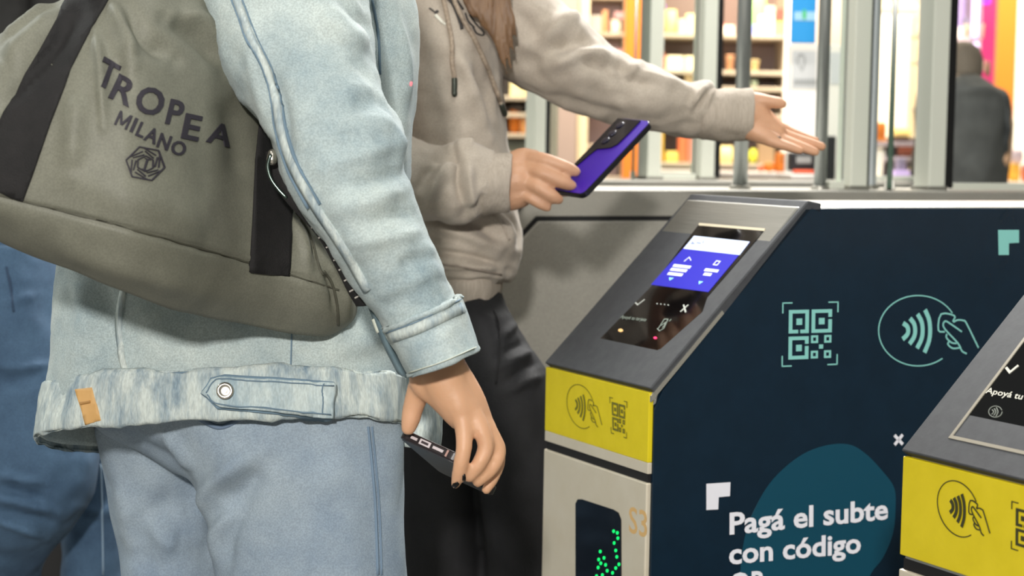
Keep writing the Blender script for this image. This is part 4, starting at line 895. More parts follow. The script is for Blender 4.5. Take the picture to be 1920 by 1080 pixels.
PX = (1-T_)[..., None]*bot[:, None]+T_[..., None]*topc[:, None]+(1-S_)[..., None]*lef[None]+S_[..., None]*rig[None]-((1-S_)*(1-T_))[..., None]*c00-(S_*(1-T_))[..., None]*c10-((1-S_)*T_)[..., None]*c01-(S_*T_)[..., None]*c11
def sstep(a, b, x): t = np.clip((x-a)/(b-a), 0, 1); return t*t*(3-2*t)
rim = np.minimum(np.minimum(S_*1.0, 1-S_), 1)
edge = (1-np.clip(T_/.2, 0, 1))**2.2*.062+(1-np.clip((1-S_)/.14, 0, 1))**2.2*.05+(1-np.clip((1-T_)/.3, 0, 1))**2*.05
DEP = 1.80+.19*sstep(220, 560, PX[..., 0])+.05*sstep(300, -80, PX[..., 1])+edge-.018*np.sin(S_*math.pi)*np.sin(T_*math.pi)
front = np.array([[W(PX[i, j, 0], PX[i, j, 1], DEP[i, j]) for j in range(NT)] for i in range(NS)])
thick = .05+.11*(np.sin(np.clip(S_*1.02, 0, 1)*math.pi)**.5)*(np.sin(np.clip(T_, .0, 1)*math.pi*.75+.5)**.5)
back = front+FW*0+np.array([0, 1.0, 0])*np.minimum(thick, .19-.15*sstep(250, 560, PX[..., 0])-.02*sstep(300, -80, PX[..., 1]))[..., None]
Vf = front.reshape(-1, 3); idx = np.arange(NS*NT).reshape(NS, NT)
Ff = [(idx[i, j], idx[i+1, j], idx[i+1, j+1], idx[i, j+1]) for i in range(NS-1) for j in range(NT-1)]
bf = [([(0, 130), (60, 80), (130, 20)], 20, .0160), ([(0, 205), (70, 120), (150, 30)], 13, -.0128), ([(-10, 90), (50, 45), (120, -10)], 8, .0096), ([(180, 60), (190, 130), (195, 240)], 10, .0096), ([(150, 160), (140, 240), (135, 330)], 22, .0080), ([(205, -10), (235, 60), (250, 120)], 14, .0112), ([(225, 0), (275, 70), (330, 110)], 16, -.0128),
      ([(310, 35), (350, 55), (390, 90), (420, 130)], 14, -.0112), ([(330, 30), (380, 40), (430, 100)], 16, .0096), ([(210, 100), (225, 140), (232, 200)], 16, -.0080), ([(560, 400), (590, 440), (596, 500)], 9, -.0080), ([(545, 400), (570, 450), (580, 505)], 8, .0064), ([(610, 505), (628, 540), (632, 600)], 9, -.0096), ([(620, 480), (645, 530), (650, 600)], 8, .0080),
      ([(0, 368), (160, 408), (360, 462), (545, 516), (640, 545)], 4, -.0048), ([(60, 440), (220, 500), (420, 560)], 22, .0064), ([(120, 330), (260, 380), (420, 440)], 40, .0064), ([(430, 160), (450, 260), (455, 360)], 30, -.0096)]
Vf, Ff = sculpt(Vf, Ff, bf, [((5, 5, 5), .006)])
ring_ = [idx[i, 0] for i in range(NS)]+[idx[-1, j] for j in range(1, NT)]+[idx[i, -1] for i in range(NS-2, -1, -1)]+[idx[0, j] for j in range(NT-2, 0, -1)]
nF = NS*NT; Vall = np.vstack([Vf, back.reshape(-1, 3)]); Fall = list(Ff)+[tuple(i+nF for i in f[::-1]) for f in Ff]
for k in range(len(ring_)):
    a, b = ring_[k], ring_[(k+1) % len(ring_)]; Fall.append((b, a, a+nF, b+nF))
ctr = W(260, 330, 1.88)
bag = thing('travel_bag', 'large grey green nylon bag with black straps hanging at the back of the denim jacket', 'bag', W(300, 560, 1.87))
bb = obj('bag_body', Vall, Fall, nylon, bag); TBG = bvh(Vf, Ff)
# end panel rounding to the right, behind the strap
seam('base_seam', TBG, [(-80, 345), (0, 366), (160, 407), (360, 461), (545, 516), (636, 544)], 3.2, mat('seam_olive', '#4d4c40', .7), bag, .001, .002)
seam('end_seam', TBG, [(556, 398), (582, 440), (598, 500), (606, 516)], 4, mat('seam_olive', '#4d4c40', .7), bag, .001, .002)
seam('end_piping', TBG, [(606, 508), (622, 530), (632, 570), (634, 610)], 5, mat('seam_olive', '#4d4c40', .7), bag, .001, .003)
def strap(poly, name='strap', off=.003, m_=None, th=.003): return obj(name, *patch(TBG, poly, off, 12, th), m_ or webbing, bag)
strap([(134, -14), (105, 37), (74, 93), (46, 139), (20, 196), (0, 228), (-40, 340), (0, 360), (44, 377), (63, 326), (96, 230), (122, 163), (133, 130), (170, 57), (204, 0), (212, -14)])
strap([(486, 225), (478, 300), (473, 410), (467, 510), (543, 519), (546, 400), (545, 348), (512, 262)])
# printed lettering, letter by letter
ink = mat('print_ink', '#2b2730', .7)
def letter(ch, cx, cy, w, h, rot, shear=0, bold=.02):
    V, Fc = glyphs(ch, bold); a, b = V.min(0), V.max(0); bm = bmesh.new(); c_, s_ = math.cos(R(rot)), math.sin(R(rot)); vs = []
    for v in V:
        x = ((v[0]-a[0])/(b[0]-a[0])-.5)*w; y = -((v[1]-a[1])/(b[1]-a[1])-.5)*h; x += shear*y; vs.append(bm.verts.new((cx+x*c_-y*s_, cy+x*s_+y*c_, 0)))
    for f in Fc:
        try: bm.faces.new([vs[i] for i in f])
        except ValueError: pass
    return drape(bm, TBG, .0012, 9, .0008)
P = [letter(*a) for a in (('T', 202, 140, 38, 52, 28, .12), ('R', 233, 170, 44, 50, 26), ('O', 281, 190, 52, 52, 20), ('P', 328, 212, 28, 48, 14), ('E', 359, 239, 32, 48, 12), ('A', 412, 252, 46, 40, 14))]
wm = obj('lettering', *join(*P), ink, bag, smooth=False); wm['label'] = 'dark lettering printed across the bag'
P = [letter(*a, .016) for a in (('I', 250.5, 235, 6, 28, 24, 0), ('L', 265, 244, 15, 28, 24, 0), ('A', 284, 254, 24, 28, 23, 0), ('N', 307, 266, 22, 28, 20, 0), ('O', 334, 278, 27, 27, 18, 0))]
def mpt(x, y): c_, s_ = math.cos(R(24)), math.sin(R(24)); return (231+x*c_-y*s_, 226+x*s_+y*c_)
for a_, b_ in (((-10.5, 14), (-10.5, -14)), ((-10, -13), (0, 9)), ((0, 9), (10, -13)), ((10.5, -14), (10.5, 14))): P.append(ribbon(TBG, [mpt(*a_), mpt(*b_)], 4.6, .0012, 6, .0006))
obj('lettering', *join(*P), ink, bag, smooth=False)
# interlocked six sided emblem
hx = lambda r, a0, k: (272+r*math.cos(R(a0+60*k))*1.02, 307+r*math.sin(R(a0+60*k))*.92)
P = []
def tline(pts, w): return ribbon(TBG, pts, w, .0012, 6, .0006)
mid = lambda p, q, t: (p[0]+(q[0]-p[0])*t, p[1]+(q[1]-p[1])*t)
for k in range(6):
    P.append(tline([hx(36, 12, k), hx(36, 12, k+1)], 2.6))
    P.append(tline([mid(hx(36, 12, k), hx(36, 12, k+1), .22), mid(hx(27, 12, k+1), hx(27, 12, k+2), .12)], 2.2))
    P.append(tline([mid(hx(29, 12, k), hx(29, 12, k+1), .30), mid(hx(20, 12, k+1), hx(20, 12, k+2), .18)], 2.2))
    P.append(tline([hx(16, 32, k), hx(16, 32, k+1)], 2.2))
P.append(tline([(276, 298), (270, 318)], 3.4)); P.append(tline([(271, 297), (281, 300)], 2)); P.append(tline([(265, 317), (275, 320)], 2))
obj('emblem', *join(*[p for p in P if len(p[1]) > 2]), ink, bag, smooth=False)
# long carrying strap running down under the elbow, printed with pale letters
def flat_strap(pts, name, m_, th=.003):
    """pts: (left px, right px, distance)"""
    K = catmull([(*p,) for p in pts], 8); V, Fc = [], []
    for lx, ly, rx, ry, d in K:
        a, b = W(lx, ly, d), W(rx, ry, d+.004); V += [a, (a+b)/2-FW*.002, b, b+FW*th, a+FW*th]
    n = len(K)
    for i in range(n-1):
        for j in range(5): Fc.append((i*5+j, i*5+(j+1) % 5, (i+1)*5+(j+1) % 5, (i+1)*5+j))
    Fc += [(0, 1, 2, 3, 4), tuple((n-1)*5+j for j in (4, 3, 2, 1, 0))]
    o = obj(name, V, Fc, m_, bag); return o, bvh(V, Fc)
st2, TST = flat_strap([(498, 285, 560, 262, 1.955), (505, 335, 585, 325, 1.945), (542, 385, 612, 380, 1.925), (592, 440, 650, 432, 1.915), (628, 500, 680, 490, 1.915), (652, 548, 705, 545, 1.92), (668, 575, 716, 572, 1.925)], 'shoulder_strap', webbing)
P = []
for x, y, r_ in ((590, 425, 62), (604, 444, 62), (618, 462, 63), (632, 486, 64), (642, 504, 64), (652, 524, 64), (662, 544, 65), (672, 556, 65)):
    a = R(r_); P.append(ribbon(TST, [(x-7*math.sin(a)*.6-3, y+5*math.cos(a)*.3+2), (x+8, y-5)], 2.6, .001, 4, .0006))
obj('strap_print', *join(*[p for p in P if len(p[1]) > 2]), mat('strap_ink', '#a9a49c', .6), st2, smooth=False)
obj('buckle_ring', *tube([W(x, y, 1.93) for x, y in ((507, 292), (502, 312), (508, 335), (522, 355), (536, 370))], [.0022]*5, 8, 5), mat('dark_chrome', '#5d6a64', .2, .9), bag)
obj('buckle', *chain([(511, 288, 1.935, .005), (510, 300, 1.935, .006)], 10, 3), mat('silver_button', '#c9c4b8', .25, .9), bag)
# top handles going up over the shoulder
flat_strap([(134, -10, 208, -10, 1.86), (200, -90, 270, -80, 1.93), (260, -170, 320, -150, 1.97), (330, -235, 370, -205, 2.03)], 'strap', webbing)

# ================================================================== person in the beige hoodie
HP = 2.9
pr_ = W(860, 700, HP); per2 = thing('person', 'person in a beige hoodie and black jeans, holding a purple phone, other arm outstretched', 'person', (pr_[0], pr_[1], 0))
V, Fc = loft([(800, -255, 900, -255, HP, .055), (735, -205, 950, -205, HP, .085), (700, -130, 985, -140, HP, .105), (700, -20, 975, -20, HP, .12), (716, 80, 950, 80, HP, .125), (728, 170, 944, 160, HP, .125), (735, 260, 948, 250, HP, .12), (742, 340, 956, 330, HP, .12), (748, 400, 968, 395, HP, .122), (750, 450, 979, 442, HP, .125), (755, 490, 976, 482, HP, .124), (768, 515, 962, 520, HP, .12), (790, 528, 945, 528, HP, .112), (800, 532, 925, 530, HP, .10)], 112, 10, .92, (True, False))
hf = [([(848, 90), (870, 130), (895, 190), (915, 260)], 14, .0150), ([(880, 110), (905, 170), (925, 240)], 12, -.0120), ([(780, 420), (850, 440), (930, 460), (972, 470)], 14, .0105), ([(790, 470), (880, 480), (955, 505)], 7, -.0120), ([(800, 500), (880, 500), (960, 500)], 7, .0090), ([(830, 400), (900, 420), (950, 460)], 18, -.0120), ([(905, 400), (940, 420), (960, 470)], 14, .0150), ([(800, 440), (860, 450), (900, 470)], 10, -.0090), ([(930, 390), (962, 420), (970, 460)], 6, -.0060)]
V, Fc = sculpt(V, Fc, hf, [((10, 10, 8), .008), ((26, 26, 26), .002)])
hood = obj('hoodie', V, Fc, fleece, per2); hood.modifiers.new('thick', 'SOLIDIFY').thickness = .004; THD = bvh(V, Fc)
V, Fc = loft([(800, 518, 940, 520, HP, .106), (796, 532, 940, 535, HP, .112), (792, 550, 938, 548, HP, .112), (788, 582, 930, 572, HP, .108, -.006), (790, 586, 926, 574, HP, .100, -.006)], 96, 5, .92, (False, False))
V, Fc = sculpt(V, Fc, [], [((30, 30, 8), .003)])
obj('hem_band', V, Fc, rib, hood).modifiers.new('thick', 'SOLIDIFY').thickness = .003
seam('hem_fold', THD, [(830, 497), (880, 503), (940, 515)], 3, mat('fleece_seam', '#867b70', .9), hood)
seam('pocket_edge', THD, [(900, 395), (935, 412), (955, 450)], 4, rib, hood)
# outstretched left sleeve
V, Fc = loft([(850, -190, 820, -20, 2.92, .075), (922, -165, 850, 40, 2.93, .095), (985, -80, 900, 110, 2.92, .09), (1032, -8, 944, 146, 2.91, .085), (1091, 40, 1000, 178, 2.9, .08), (1136, 74, 1052, 203, 2.9, .075), (1188, 109, 1110, 224, 2.91, .07), (1240, 134, 1180, 240, 2.92, .066), (1290, 152, 1240, 248, 2.93, .062), (1326, 154, 1296, 260, 2.935, .058), (1334, 163, 1322, 259, 2.935, .05)], 88, 10, .97, (True, True))
af = [([(1010, 80), (1060, 40), (1085, 50)], 16, .0180), ([(1000, 110), (1050, 85), (1095, 75), (1130, 85)], 15, -.0150), ([(1020, 130), (1075, 105), (1120, 100), (1150, 110)], 12, .0150), ([(1060, 90), (1100, 110), (1160, 135), (1185, 140)], 13, -.0150), ([(1130, 120), (1170, 140), (1200, 118)], 9, .0150), ([(1150, 130), (1190, 150), (1230, 160)], 11, -.0090), ([(1190, 135), (1240, 150), (1290, 165)], 9, .0090),
      ([(950, 100), (1000, 130), (1060, 165)], 20, -.0075), ([(1000, 165), (1100, 200), (1200, 225)], 10, -.0060), ([(1296, 200), (1310, 180), (1328, 158)], 5, .0120), ([(1300, 215), (1318, 185), (1334, 166)], 4, -.0090), ([(970, 20), (1000, 60), (1010, 110)], 18, -.0120)]
V, Fc = sculpt(V, Fc, af, [((11, 11, 11), .008), ((26, 26, 26), .002)])
sl1 = obj('sleeve', V, Fc, fleece, hood)
V, Fc = loft([(1322, 158, 1308, 258, 2.935, .05), (1330, 160, 1318, 262, 2.935, .052), (1345, 166, 1336, 264, 2.937, .049), (1380, 165, 1372, 266, 2.94, .043), (1408, 164, 1403, 265, 2.945, .039), (1411, 170, 1406, 260, 2.945, .034)], 72, 7, .97, (True, False))
V, Fc = sculpt(V, Fc, [([(1318, 215), (1330, 185), (1338, 165)], 4, .006), ([(1345, 245), (1375, 255), (1400, 255)], 8, -.003)], [((20, 20, 12), .003)])
obj('cuff', V, Fc, rib, sl1)
# right sleeve bent to the phone
V, Fc = loft([(740, -215, 850, -215, 2.9, .07), (680, -140, 800, -140, 2.87, .095), (640, 40, 745, 20, 2.79, .085), (640, 230, 700, 160, 2.74, .075), (690, 400, 730, 235, 2.73, .075), (745, 412, 780, 256, 2.73, .072), (798, 414, 832, 272, 2.73, .068), (836, 420, 868, 266, 2.725, .066), (872, 420, 895, 274, 2.725, .06), (904, 408, 915, 284, 2.725, .055), (918, 402, 925, 287, 2.725, .05)], 88, 10, .97, (True, True))
rf = [([(800, 300), (840, 290), (868, 270)], 10, -.0105), ([(830, 280), (860, 300), (862, 350), (872, 400)], 10, -.0180), ([(800, 390), (820, 340), (850, 300)], 12, .0105), ([(872, 300), (880, 350), (890, 400)], 10, .0135), ([(780, 370), (800, 330), (820, 300)], 12, -.0105), ([(846, 275), (872, 268), (890, 276)], 7, .0120), ([(880, 390), (900, 380), (910, 360)], 8, -.0075)]
V, Fc = sculpt(V, Fc, rf, [((12, 12, 12), .007), ((26, 26, 26), .002)])
sl2 = obj('sleeve', V, Fc, fleece, hood)
V, Fc = loft([(905, 404, 913, 284, 2.725, .05), (925, 401, 930, 286, 2.725, .05), (952, 398, 957, 288, 2.725, .045), (956, 392, 960, 294, 2.725, .04)], 72, 7, .97, (True, False))
V, Fc = sculpt(V, Fc, [], [((20, 20, 14), .003)])
obj('cuff', V, Fc, rib, sl2)
# drawstrings lying down the chest
def cord(pts, tip, par):
    P3 = []
    for x, y in catmull(pts, 8):
        h_ = hit(THD, x, y, .004)
        P3.append(h_[0] if h_ is not None else W(x, y, HP-.115))
    o = obj('drawstring', *tube(P3, [.0036]*len(P3), 10, 2), mat('cord', '#ab9b88', .85, 0, '#8f8070', 200, 2), par)
    k = int(len(P3)*tip); obj('cord_tip', *tube(P3[k:], [.0044]*len(P3[k:]), 10, 2), mat('dark_tip', '#3c4038', .4, .5), o)
cord([(824, -30), (836, 20), (845, 70), (850, 120), (852, 178)], .86, hood)
cord([(836, -40), (862, 30), (885, 70), (912, 130), (930, 180), (942, 214)], .88, hood)
# printed lettering on the chest, partly under the hair
P = [ribbon(THD, pts, w, .0012, 6, .0006) for pts, w in (([(805, 15), (812, 20), (818, 26)], 3), ([(818, 20), (821, 24)], 6), ([(838, -5), (850, 10), (862, 40), (866, 55)], 6), ([(872, 24), (878, 40), (889, 52)], 3), ([(880, 28), (893, 46), (906, 60), (904, 66), (893, 62), (886, 50)], 3), ([(850, -10), (868, 18)], 4))]
obj('chest_print', *join(*[p for p in P if len(p[1]) > 2]), mat('faded_black_print', '#3d3a38', .8), hood)
P = [ribbon(THD, pts, w, .0012, 6, .0006) for pts, w in (([(816, 28), (824, 36), (830, 42)], 6), ([(830, 42), (836, 46)], 5))]
obj('chest_print', *join(*[p for p in P if len(p[1]) > 2]), mat('white_print', '#d6d4c6', .5), hood)
# black jeans
hips = loft([(788, 520, 930, 520, HP, .10), (780, 580, 950, 575, HP, .11), (775, 640, 975, 640, HP, .115), (770, 700, 1000, 700, HP, .115)], 56, 6, .92)
lg1 = loft([(845, 590, 957, 585, HP-.02, .09), (855, 640, 986, 635, HP-.03, .09), (862, 700, 1020, 690, HP-.04, .09), (872, 770, 1042, 765, HP-.04, .088), (895, 900, 1056, 900, HP-.03, .085), (912, 1080, 1060, 1080, HP, .08), (930, 1300, 1055, 1300, HP+.02, .072), (950, 1570, 1050, 1570, HP+.04, .062)], 56, 6, .95)
lg2 = loft([(770, 640, 900, 640, HP+.02, .09), (755, 760, 915, 760, HP+.03, .092), (745, 900, 918, 900, HP+.04, .09), (750, 1080, 914, 1080, HP+.05, .085), (760, 1300, 900, 1300, HP+.06, .075), (780, 1520, 890, 1520, HP+.07, .065)], 56, 6, .95)
V, Fc = union([hips, lg1, lg2], .006, 7)
V[:, 2] = np.maximum(V[:, 2], .012)
bf_ = [([(935, 640), (960, 615), (975, 600)], 7, .008), ([(930, 670), (965, 650), (990, 640)], 7, -.007), ([(935, 690), (975, 670), (1000, 660)], 7, .008), ([(945, 720), (985, 690), (1010, 680)], 7, -.007), ([(950, 735), (990, 715), (1020, 705)], 7, .007), ([(925, 580), (935, 620), (935, 700)], 4, -.005)]
V, Fc = sculpt(V, Fc, bf_, [((8, 8, 6), .006)])
bj = obj('black_jeans', V, Fc, jean_black, per2)
seam('side_seam', bvh(V, Fc), [(926, 582), (936, 610), (936, 660), (930, 720)], 3.5, mat('black_thread', '#0c0c0e', .8), bj)
for lx, ly, d_ in ((1005, 1590, HP+.05), (835, 1540, HP+.08)):
    q = W(lx, 1400, d_); shoe(per2, q[0], q[1]-.02, R(-20))
# body
P, hc = head_parts(865, -420, 2.88, .098, (.75, -.6, -.2))
P.append(tube([hc-np.array([0, -.01, .02]), W(850, -250, HP), W(845, -170, HP)], [.048, .052, .07], 16, 4))
P.append(loft([(735, -190, 950, -190, HP, .06), (725, -110, 960, -110, HP, .085), (735, 60, 935, 60, HP, .10), (760, 400, 930, 400, HP, .095), (800, 570, 925, 570, HP, .09)], 40, 4, .9))
P.append(chain([(920, -70, 2.92, .042), (985, 62, 2.915, .042), (1110, 150, 2.9, .042), (1250, 193, 2.925, .036), (1360, 213, 2.94, .03), (1412, 220, 2.945, .028)], 18, 5))
P.append(chain([(755, -110, 2.88, .042), (690, 100, 2.775, .038), (715, 310, 2.73, .038), (800, 342, 2.73, .036), (900, 345, 2.725, .031), (958, 342, 2.725, .029)], 18, 5))
HL = 2.945
P.append(chain([(1405, 218, HL, .028), (1428, 232, HL, .025), (1452, 246, HL, .019)], 16, 4))
P.append(chain([(1403, 240, HL-.012, .019), (1430, 253, HL-.018, .0155), (1452, 262, HL-.02, .012)], 14, 4))
P.append(chain([(1408, 200, HL+.01, .02), (1430, 217, HL+.02, .016), (1455, 236, HL+.025, .012)], 14, 4))
P.append(chain([(1411, 190, HL-.005, .0165), (1428, 189, HL-.01, .0125), (1444, 191, HL-.012, .0105), (1460, 193, HL-.012, .0098), (1466, 195, HL-.012, .008)], 14, 5))
P.append(chain([(1450, 233, HL+.03, .0105), (1480, 247, HL+.033, .0088), (1510, 258, HL+.035, .0075), (1530, 263, HL+.035, .006)], 14, 5))
P.append(chain([(1452, 246, HL+.01, .0115), (1487, 259, HL+.012, .0098), (1520, 269, HL+.012, .0088), (1541, 275, HL+.012, .0072)], 14, 5))
P.append(chain([(1452, 256, HL-.008, .011), (1480, 267, HL-.01, .0095), (1510, 278, HL-.01, .0085), (1529, 285, HL-.01, .007)], 14, 5))
P.append(chain([(1442, 263, HL-.022, .0105), (1465, 271, HL-.026, .0088), (1485, 277, HL-.028, .0078), (1500, 282, HL-.028, .0065)], 14, 5))
HR = 2.725
P.append(chain([(952, 342, HR, .032), (975, 335, HR, .033), (998, 320, HR, .024)], 18, 4))
P.append(chain([(955, 365, HR, .025), (975, 360, HR-.004, .024), (995, 352, HR-.005, .018)], 16, 4))
P.append(chain([(958, 315, HR, .021), (980, 300, HR, .019), (1000, 297, HR, .014)], 16, 4))
P.append(chain([(988, 298, HR-.004, .0135), (1018, 300, HR-.022, .0115), (1048, 309, HR-.026, .0105), (1068, 317, HR-.024, .010), (1079, 322, HR-.022, .008)], 14, 5))
P.append(chain([(990, 318, HR-.012, .014), (1016, 325, HR-.028, .0118), (1045, 337, HR-.03, .0108), (1062, 344, HR-.028, .010), (1072, 348, HR-.026, .008)], 14, 5))
P.append(chain([(985, 340, HR-.014, .0135), (1008, 350, HR-.028, .0115), (1030, 364, HR-.03, .0105), (1041, 371, HR-.028, .0098), (1047, 374, HR-.026, .008)], 14, 5))
P.append(chain([(975, 362, HR-.012, .012), (995, 371, HR-.022, .0095), (1013, 382, HR-.024, .0085), (1026, 389, HR-.022, .007)], 14, 5))
P.append(chain([(975, 345, HR+.012, .02), (1015, 352, HR+.032, .0135), (1060, 355, HR+.035, .0115), (1088, 354, HR+.025, .0105), (1106, 351, HR+.008, .0085)], 14, 5))
V, Fc = union(P, .0026, 5)
bd2 = obj('body', V, Fc, skin2, per2)
rg = obj('finger_ring', *grid_tube(np.array([[W(1459+dx, 259+dy, HL-.03)+CR*.0035*math.cos(a)+CU*.0035*math.sin(a) for a in np.arange(10)/10*6.283] for dx, dy in ((0, 0), (1.5, .5))])), mat('silver_button', '#c9c4b8', .25, .9), bd2)
# hair: locks falling over the chest
P = []
for x0, x1, x2, y2, r_ in ((878, 900, 918, 62, .007), (888, 914, 936, 92, .008), (899, 924, 943, 122, .008), (911, 935, 950, 138, .008), (923, 943, 958, 128, .008), (935, 952, 964, 100, .007), (948, 960, 968, 70, .007), (868, 884, 896, 34, .004)):
    P.append(chain([(x0-25, -330, HP-.08, r_*1.6), (x0-10, -160, HP-.11, r_*1.5), (x0, -20, HP-.13, r_), (x1, 14+y2*.3, HP-.135, r_*.75), (x2, y2, HP-.128, .0016)], 10, 6))
P.append(tube([hc+np.array([.0, .02, .07]), hc+np.array([-.03, .06, .0]), hc+np.array([-.02, .06, -.2])], [.09, .085, .05], 20, 4))
V, Fc = union(P, .0022, 2)
V, Fc = sculpt(V, Fc, [], [((120, 120, 8), .002)])
obj('hair', V, Fc, hair_m, per2)
# purple backed phone
c = W(1130, 296, 2.735)
a = W(1192, 230, 2.76)-W(1062, 368, 2.70); ey = a/np.linalg.norm(a)*.166
wv = W(1221, 236, 2.71)-W(1166, 222, 2.775); wv -= ey*(wv@ey)/(ey@ey); exx = wv/np.linalg.norm(wv)*.076
ez = np.cross(exx, ey); ez /= np.linalg.norm(ez); ez = ez if ez@(CAM-c) > 0 else -ez
ph = thing('phone', 'purple backed phone held up by the person in the beige hoodie', 'phone', c)
obj('phone_frame', *slab(c, exx/2, ey/2, ez*.0046, .010), mat('phone_frame', '#17161c', .3, .2), ph, smooth=False, bevel=.0015)
obj('back_cover', *slab(c+ez*.0048, exx/2*.97, ey/2*.985, ez*.0006, .009), mat('purple_back', '#3c159c', .4, 0, coat=.2), ph, smooth=False)
Q = lambda s, t: c+exx/2*s+ey/2*t+ez*.0056
cp = [Q(-.96, -.35), Q(-.96, .96), Q(.45, .96), Q(.45, .62), Q(.4, .3), Q(.2, .2), Q(-.1, .16), Q(-.5, .12), Q(-.62, -.05), Q(-.75, -.35)]
cb = obj('camera_glass', *prism(cp, ez*.0016), mat('camera_black', '#0c0b16', .15, 0, coat=.3), ph, smooth=False)
for t in (.78, .55, .35):
    q = Q(-.45, t)+ez*.0016; rows = [[q+ez*z+(exx/np.linalg.norm(exx)*math.cos(a)+ey/np.linalg.norm(ey)*math.sin(a))*r_ for a in np.arange(16)/16*6.283] for r_, z in ((.0075, 0), (.0075, .0012), (.006, .0016))]
    obj('camera_lens', *grid_tube(np.array(rows)), mat('lens', '#15142a', .1, 0, coat=.5), cb)
obj('phone_screen', *slab(c-ez*.005, exx/2*.95, ey/2*.97, ez*.0004, .009), mat('black_glass2', '#0a090a', .1), ph, smooth=False)

# ================================================================== person in blue jeans at the left edge
BP = 3.0
pr_ = W(60, 800, BP); per3 = thing('person', 'person in dark jacket and blue jeans at left edge, half hidden by bag', 'person', (pr_[0], pr_[1], 0))
hips = loft([(-120, 380, 120, 380, BP, .12), (-120, 450, 117, 450, BP, .125), (-125, 560, 120, 560, BP, .125)], 56, 6, .92)
l1 = loft([(-110, 460, 118, 460, BP-.05, .11), (-90, 600, 150, 600, BP-.06, .11), (-70, 700, 176, 700, BP-.07, .108), (-62, 790, 186, 800, BP-.08, .104), (-55, 860, 178, 870, BP-.09, .10), (-50, 930, 158, 945, BP-.09, .095), (-45, 985, 122, 1000, BP-.08, .088), (-45, 1040, 86, 1045, BP-.04, .08), (-50, 1120, 70, 1120, BP+.02, .072), (-55, 1300, 55, 1300, BP+.12, .065), (-50, 1500, 40, 1500, BP+.2, .056)], 56, 7, .95)
l2 = loft([(20, 560, 190, 560, BP+.1, .10), (70, 700, 230, 700, BP+.12, .10), (100, 850, 238, 850, BP+.12, .095), (117, 960, 240, 960, BP+.12, .088), (121, 1080, 238, 1080, BP+.12, .08), (125, 1250, 230, 1250, BP+.12, .07), (128, 1520, 215, 1520, BP+.12, .058)], 56, 7, .95)
V, Fc = union([hips, l1, l2], .006, 7); V[:, 2] = np.maximum(V[:, 2], .012)
jf3 = [([(-10, 688), (40, 690), (95, 682)], 7, .009), ([(-10, 720), (50, 712), (90, 700)], 12, -.008), ([(-10, 892), (40, 898), (90, 906)], 7, .012), ([(-10, 915), (40, 925), (95, 940)], 8, -.010), ([(-10, 935), (40, 942), (110, 962)], 7, .012), ([(-10, 958), (50, 970), (120, 985)], 8, -.010), ([(-10, 975), (40, 990), (90, 1010)], 8, .010), ([(60, 830), (120, 840), (170, 840)], 14, -.007), ([(0, 570), (40, 560), (70, 552)], 10, .006), ([(140, 950), (190, 960), (232, 950)], 9, .006), ([(20, 500), (26, 540), (22, 580)], 4, -.004)]
V, Fc = sculpt(V, Fc, jf3, [((7, 7, 7), .009)])
j3 = obj('jeans', V, Fc, jean_mid, per3); T3 = bvh(V, Fc)
seam('side_seam', T3, [(188, 870), (191, 960), (193, 1078)], 3, mat('jean_thread', '#7d93a6', .8), j3)
seam('pocket_seam', T3, [(12, 500), (20, 540), (26, 585)], 4, mat('jean_thread_dark', '#2c4058', .8), j3)
V, Fc = loft([(-60, -330, 40, -330, BP, .06), (-130, -250, 110, -250, BP, .10), (-150, -120, 140, -120, BP, .125), (-140, 60, 120, 60, BP, .13), (-130, 250, 118, 250, BP, .13), (-130, 430, 112, 430, BP, .135)], 64, 8, .92, (True, False))
V, Fc = sculpt(V, Fc, [([(10, 60), (50, 20), (70, 0)], 6, .008), ([(-10, 40), (20, 10), (40, -20)], 8, -.008)], [((10, 10, 8), .008)])
j3j = obj('dark_jacket', V, Fc, mat('dark_jacket', '#11110f', .75, 0, '#1b1a17', 20, 5), per3)
V, Fc = loft([(40, -260, 150, -220, BP-.03, .08), (60, -100, 165, -90, BP-.06, .075), (60, 60, 160, 60, BP-.08, .07), (60, 220, 150, 220, BP-.1, .06), (62, 330, 140, 330, BP-.12, .05)], 40, 6)
obj('sleeve', V, Fc, MATS['dark_jacket'], j3j)
P, hc = head_parts(-10, -480, BP, .098, (.5, -.8, 0))
P.append(tube([hc-np.array([0, 0, .02]), W(-10, -320, BP), W(-10, -230, BP)], [.05, .055, .07], 16, 4))
P.append(loft([(-110, -240, 90, -240, BP, .06), (-130, -120, 120, -120, BP, .1), (-110, 60, 100, 60, BP, .105), (-110, 400, 95, 400, BP, .10)], 32, 4, .9))
P.append(chain([(95, -190, BP-.03, .042), (112, 0, BP-.07, .04), (105, 200, BP-.1, .038), (100, 330, BP-.12, .028), (98, 395, BP-.13, .024)], 14, 4))
for k, (x, y) in enumerate(((86, 430), (94, 438), (103, 438), (111, 432))): P.append(chain([(90+6*k, 390, BP-.13, .011), (x, y, BP-.135, .008)], 10, 4))
P.append(chain([(112, 375, BP-.13, .011), (122, 410, BP-.14, .008)], 10, 4))
V, Fc = union(P, .004, 5); obj('body', V, Fc, skin, per3)
V, Fc = union([tube([hc+np.array([0, .02, .07]), hc+np.array([0, .07, .0]), hc+np.array([0, .06, -.1])], [.09, .085, .05], 20, 4)], .006, 4); obj('hair', V, Fc, hair_m, per3)
for lx, d_ in ((-5, BP+.22), (175, BP+.12)):
    q = W(lx, 1400, d_); shoe(per3, q[0], q[1]-.02, R(-60))

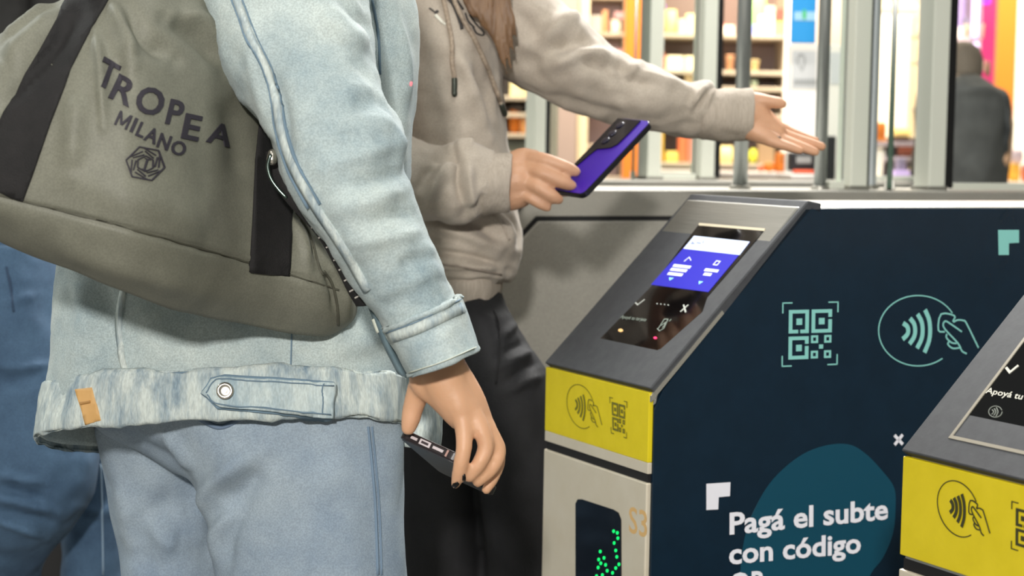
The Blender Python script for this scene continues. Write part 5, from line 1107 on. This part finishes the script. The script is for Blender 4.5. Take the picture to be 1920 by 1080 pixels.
# ================================================================== customer at the kiosk, seen through the glass
CP = 5.9
sx = lambda x: x
pr_ = W(1808, 345, CP); per4 = thing('person', 'customer in a charcoal jacket with their back turned, at the kiosk behind glass', 'person', (pr_[0], pr_[1], 0))
def pw(x0, y0, x1, y1, d, hd): return (x0, y0, x1, y1, d, hd)
V, Fc = loft([(1772, 146, 1834, 144, CP, .07), (1738, 158, 1862, 158, CP, .11), (1722, 180, 1888, 184, CP, .135), (1716, 230, 1892, 235, CP, .14), (1712, 300, 1890, 300, CP, .14), (1712, 370, 1886, 370, CP, .14)], 56, 8, .9)
V, Fc = sculpt(V, Fc, [([(1800, 170), (1850, 170), (1880, 190)], 8, .012)], [((6, 6, 5), .014)])
jk = obj('charcoal_jacket', V, Fc, mat('charcoal_jacket', '#3d3c3c', .7, 0, '#4e4d4c', 12, 5), per4)
V, Fc = loft([(1858, 172, 1892, 190, CP-.05, .07), (1866, 230, 1897, 235, CP-.07, .06), (1866, 275, 1893, 280, CP-.06, .055), (1868, 288, 1890, 290, CP-.06, .045)], 32, 7)
V, Fc = sculpt(V, Fc, [], [((10, 10, 10), .012)]); obj('sleeve', V, Fc, mat('black_sleeve', '#2a2b2e', .5), jk)
V, Fc = loft([(1728, 370, 1880, 370, CP, .12), (1735, 600, 1870, 600, CP, .11), (1740, 910, 1865, 910, CP, .10)], 32, 6); V[:, 2] = np.maximum(V[:, 2], .01); obj('trousers', V, Fc, jean_black, per4)
P, hc = head_parts(1806, 126, CP+.02, .056, (.1, .98, -.2)); P.append(tube([hc, W(1804, 160, CP), W(1804, 200, CP)], [.05, .055, .07], 14, 4)); P.append(loft([(1740, 180, 1870, 180, CP, .09), (1735, 360, 1870, 360, CP, .1)], 24, 4, .9))
P.append(chain([(1878, 230, CP-.06, .04), (1880, 280, CP-.06, .032), (1880, 300, CP-.07, .028)], 12, 4))
V, Fc = union(P, .006, 4); obj('body', V, Fc, skin, per4)
V, Fc = union([(np.array(v), f) for v, f in [tube([hc+np.array([0, .0, .022]), hc+np.array([0, -.015, -.012])], [.064, .061], 18, 4)]], .006, 3); obj('hair', V, Fc, mat('grey_brown_hair', '#6f6154', .7), per4)

# ------------------------------------------------------------------ made-up dark shape for an unidentified dark spot behind the walkers, and the reader's red beam
q = W(100, 1080, 4.6)
t = thing('dark_stand_in', 'made-up dark shape low between the legs of the person in blue jeans', 'made-up shape', (q[0], q[1], 0))
obj('stand_in_body', *lathe([(.20, 0), (.22, .02), (.24, .62), (.225, .62), (.21, .04)], (0, 0, 0), 28), mat('black_stand_in', '#0e0e10', .6), t, local=True, auto=40)
obj('stand_in_rim', *lathe([(.235, .60), (.25, .605), (.25, .63), (.235, .635)], (0, 0, 0), 28), dark_gap, t, local=True, auto=40)
h_ = hit(TJ, 771, 157, .0)
if h_:
    l = bpy.data.lights.new('reader_beam', 'SPOT'); l.energy = 22; l.color = (1, .02, .06); l.spot_size = R(1.0); l.spot_blend = .5; l.shadow_soft_size = .001
    o = bpy.data.objects.new('reader_beam', l); COL.objects.link(o); src = h_[0]+np.array([.31, -.175, -.05]); o.location = src
    o.rotation_euler = (Vector(h_[0])-Vector(src)).to_track_quat('-Z', 'Y').to_euler()
